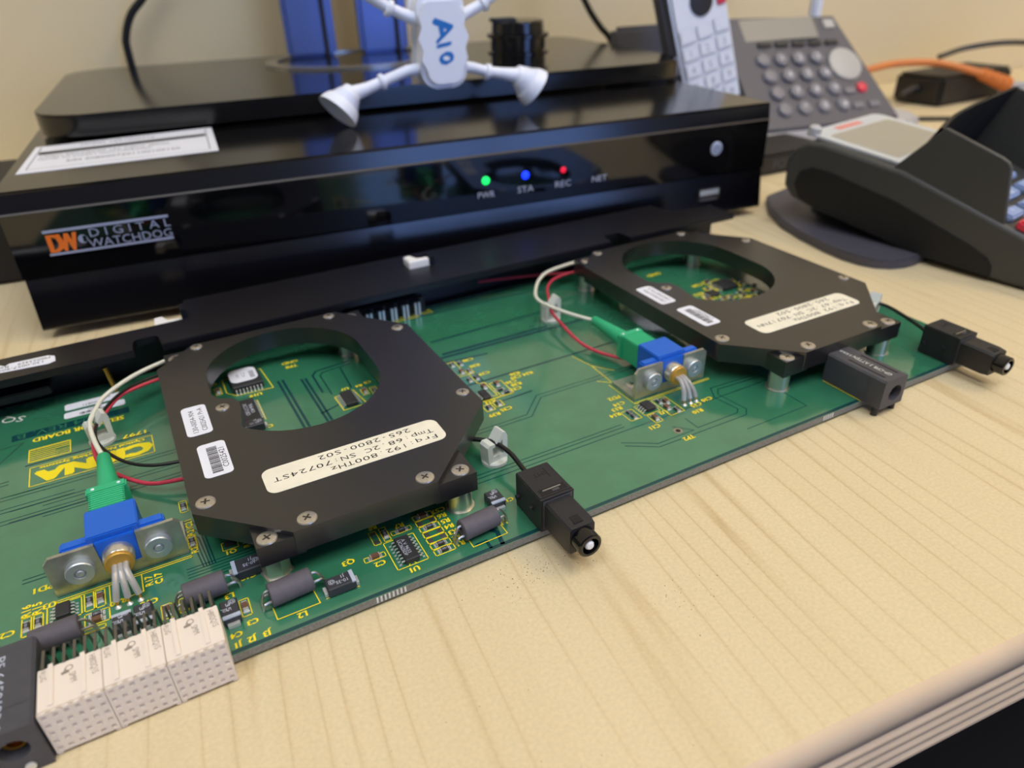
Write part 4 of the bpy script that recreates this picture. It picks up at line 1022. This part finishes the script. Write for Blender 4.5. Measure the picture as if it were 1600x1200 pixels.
# local: +Y runs along the body towards its rear, +X away from the camera
g = G(); g.M = Matrix(((0,0,1,0),(1,0,0,0),(0,1,0,0),(0,0,0,1)))
sp = [(-55,1),(0,1),(46,3.2),(100,13),(115,16.5),(120.5,22),(121,35),(117,42),(111,46),(102,46.4),(60,40.5),(4,23.2),(-30,12),(-55,8)]
g.prism(sp, 0, 78, 0); 
o = g.build('terminal_body', 'terminal_black', tm, ang=50)
bv = o.modifiers.new('Bevel', 'BEVEL'); bv.width = 0.0022; bv.segments = 3; bv.limit_method = 'ANGLE'; bv.angle_limit = R(45)
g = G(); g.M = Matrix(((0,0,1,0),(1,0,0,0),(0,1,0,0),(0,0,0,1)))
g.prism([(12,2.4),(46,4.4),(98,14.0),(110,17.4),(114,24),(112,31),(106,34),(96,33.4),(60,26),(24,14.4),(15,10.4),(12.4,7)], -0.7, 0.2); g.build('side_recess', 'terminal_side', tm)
# privacy shield: side wing, rear wall and far wing around the keypad
def wing(pr, x0, x1, m='terminal_black', name='privacy_shield'):
    g = G(); g.M = Matrix(((0,0,1,0),(1,0,0,0),(0,1,0,0),(0,0,0,1))); g.prism(pr, x0, x1); o = g.build(name, m, tm, ang=50)
    b_ = o.modifiers.new('Bevel', 'BEVEL'); b_.width = 0.0006; b_.segments = 2; b_.limit_method = 'ANGLE'; b_.angle_limit = R(45); return o
wing([(13,24),(66,41),(47.5,61.5),(22,53),(19,51.4),(17.4,49)], 1.2, 3.6)
wing([(13,24),(66,41),(50,70),(22,62),(17.4,49)], 74, 76.4)
g = G(); wv_ = []
for k in range(9):
    x = 2.4+72.8*k/8; y = 48+8*math.sin(math.pi*k/8); zt = 61+9*(k/8)-3*math.sin(math.pi*k/8); wv_.append((x, y, zt))
for (xa, ya, za), (xb, yb, zb) in zip(wv_, wv_[1:]):
    q = [g.v(p) for p in ((xa,ya+14,36),(xb,yb+14,36),(xb,yb,zb),(xa,ya,za),(xa,ya+16,36),(xb,yb+16,36),(xb,yb+2,zb),(xa,ya+2,za))]
    for f_ in ((0,1,2,3),(7,6,5,4),(3,2,6,7),(0,4,5,1)): g.face([q[i] for i in f_])
g.build('shield_hood', 'terminal_dark', tm)
# keypad
def kz(y): return 23.2+(y-4)*(40.5-23.2)/56.0
tilt = math.atan2(40.5-23.2, 56.0)
for r_ in range(5):
    for c_ in range(3):
        y = 44-r_*9.5; x = 11.5+c_*19
        g = G(); g.M = Matrix.Translation((x, y, kz(y)-0.3)) @ Matrix.Rotation(tilt, 4, 'X'); g.box(-7 if r_ < 4 else -9,7 if r_ < 4 else 8.5,-3.2,3.2 if r_ < 4 else 4.2,0,3.4 if r_ < 4 else 4.2,0.9)
        m_ = 'terminal_key' if r_ < 4 else ('key_red','orange_print','green_plastic')[c_]
        k_ = g.build('terminal_key', m_, tm)
        if r_ < 4:
            g = G(); g.M = Matrix.Translation((x, y, kz(y)-0.3)) @ Matrix.Rotation(tilt, 4, 'X') @ Matrix.Translation((0,0,3.45)); g.text('123456789*0#'[r_*3+c_], 3.6, (0,0,0)); g.build('key_lettering', 'label_white', k_, flat=True)
DM = Matrix.Translation((40, 86, 44.2)) @ Matrix.Rotation(R(7.4), 4, 'X')
g = G(); g.M = DM; g.prism(rrect(-35,36,-24,30,5), 0, 1.2, 0.3); dsp = g.build('display_bezel', 'paper', tm)
g = G(); g.M = DM; g.prism(rrect(-29,30,-17,20,2), 1.2, 1.35); g.build('display_screen', 'screen_beige', dsp)
g = G(); g.M = DM; g.box(-14,10,23,27,1.2,1.3); g.build('brand_mark', 'paper_red', dsp)
g = G(); g.M = DM; g.lathe((-32,27,0),(0,0,1),[(0,3.4),(4,3.2),(5,2)],16); g.build('bezel_knob', 'phone_light', dsp)
# base
bs = [(-3.7,42.5),(-11,44),(-17,47.5),(-21.5,53),(-23.2,60),(-22.6,69),(-19.6,80),(-12,99),(-3.2,116),(12,134),(30,148),(60,150),(80,140),(88,120),(88,70),(80,50),(60,42)]
G().prism(bs, 0.2, 4.6, 0.8).build('swivel_base', 'base_grey', tm)
G().lathe((38,96,4.4),(0,0,1),[(0,24),(6,20),(16,20)],28).build('swivel_post', 'terminal_dark', tm)

# dark box at the left of the recorder
db = frame_thing('dark_box', 'dark box standing at the left edge beside the recorder', 'box', -46, 100)
G().box(-34, 36, -24, 60, 0.2, 42, 2).build('box_case', 'recorder_body', db)
G().box(-34.2, 32.2, -24.2, 60.2, 33, 34, 0.2).build('box_seam', 'black_plastic', db)

# fine grit on the desk by the board edge
g = G()
for cx, cy, sx_, sy_, n in ((64, 113, 9, 3.2, 110), (92, 88, 6, 5, 30), (40, 70, 30, 18, 30)):
    for k in range(n):
        x, y = random.gauss(cx, sx_), random.gauss(cy, sy_); r = random.uniform(0.03, 0.08)
        if y > 119.5: continue
        g.box(x-r, x+r, y-r, y+r*random.uniform(0.6, 2), 0.02, 0.05+r)
gr = g.build('grit', 'ceramic_brown', None, org=(64, 113, 0)); gr.location = Vector((64, 113, 0))*S
gr['kind'] = 'stuff'; gr['label'] = 'fine dark grit scattered on the desk below the board edge'; gr['category'] = 'grit'
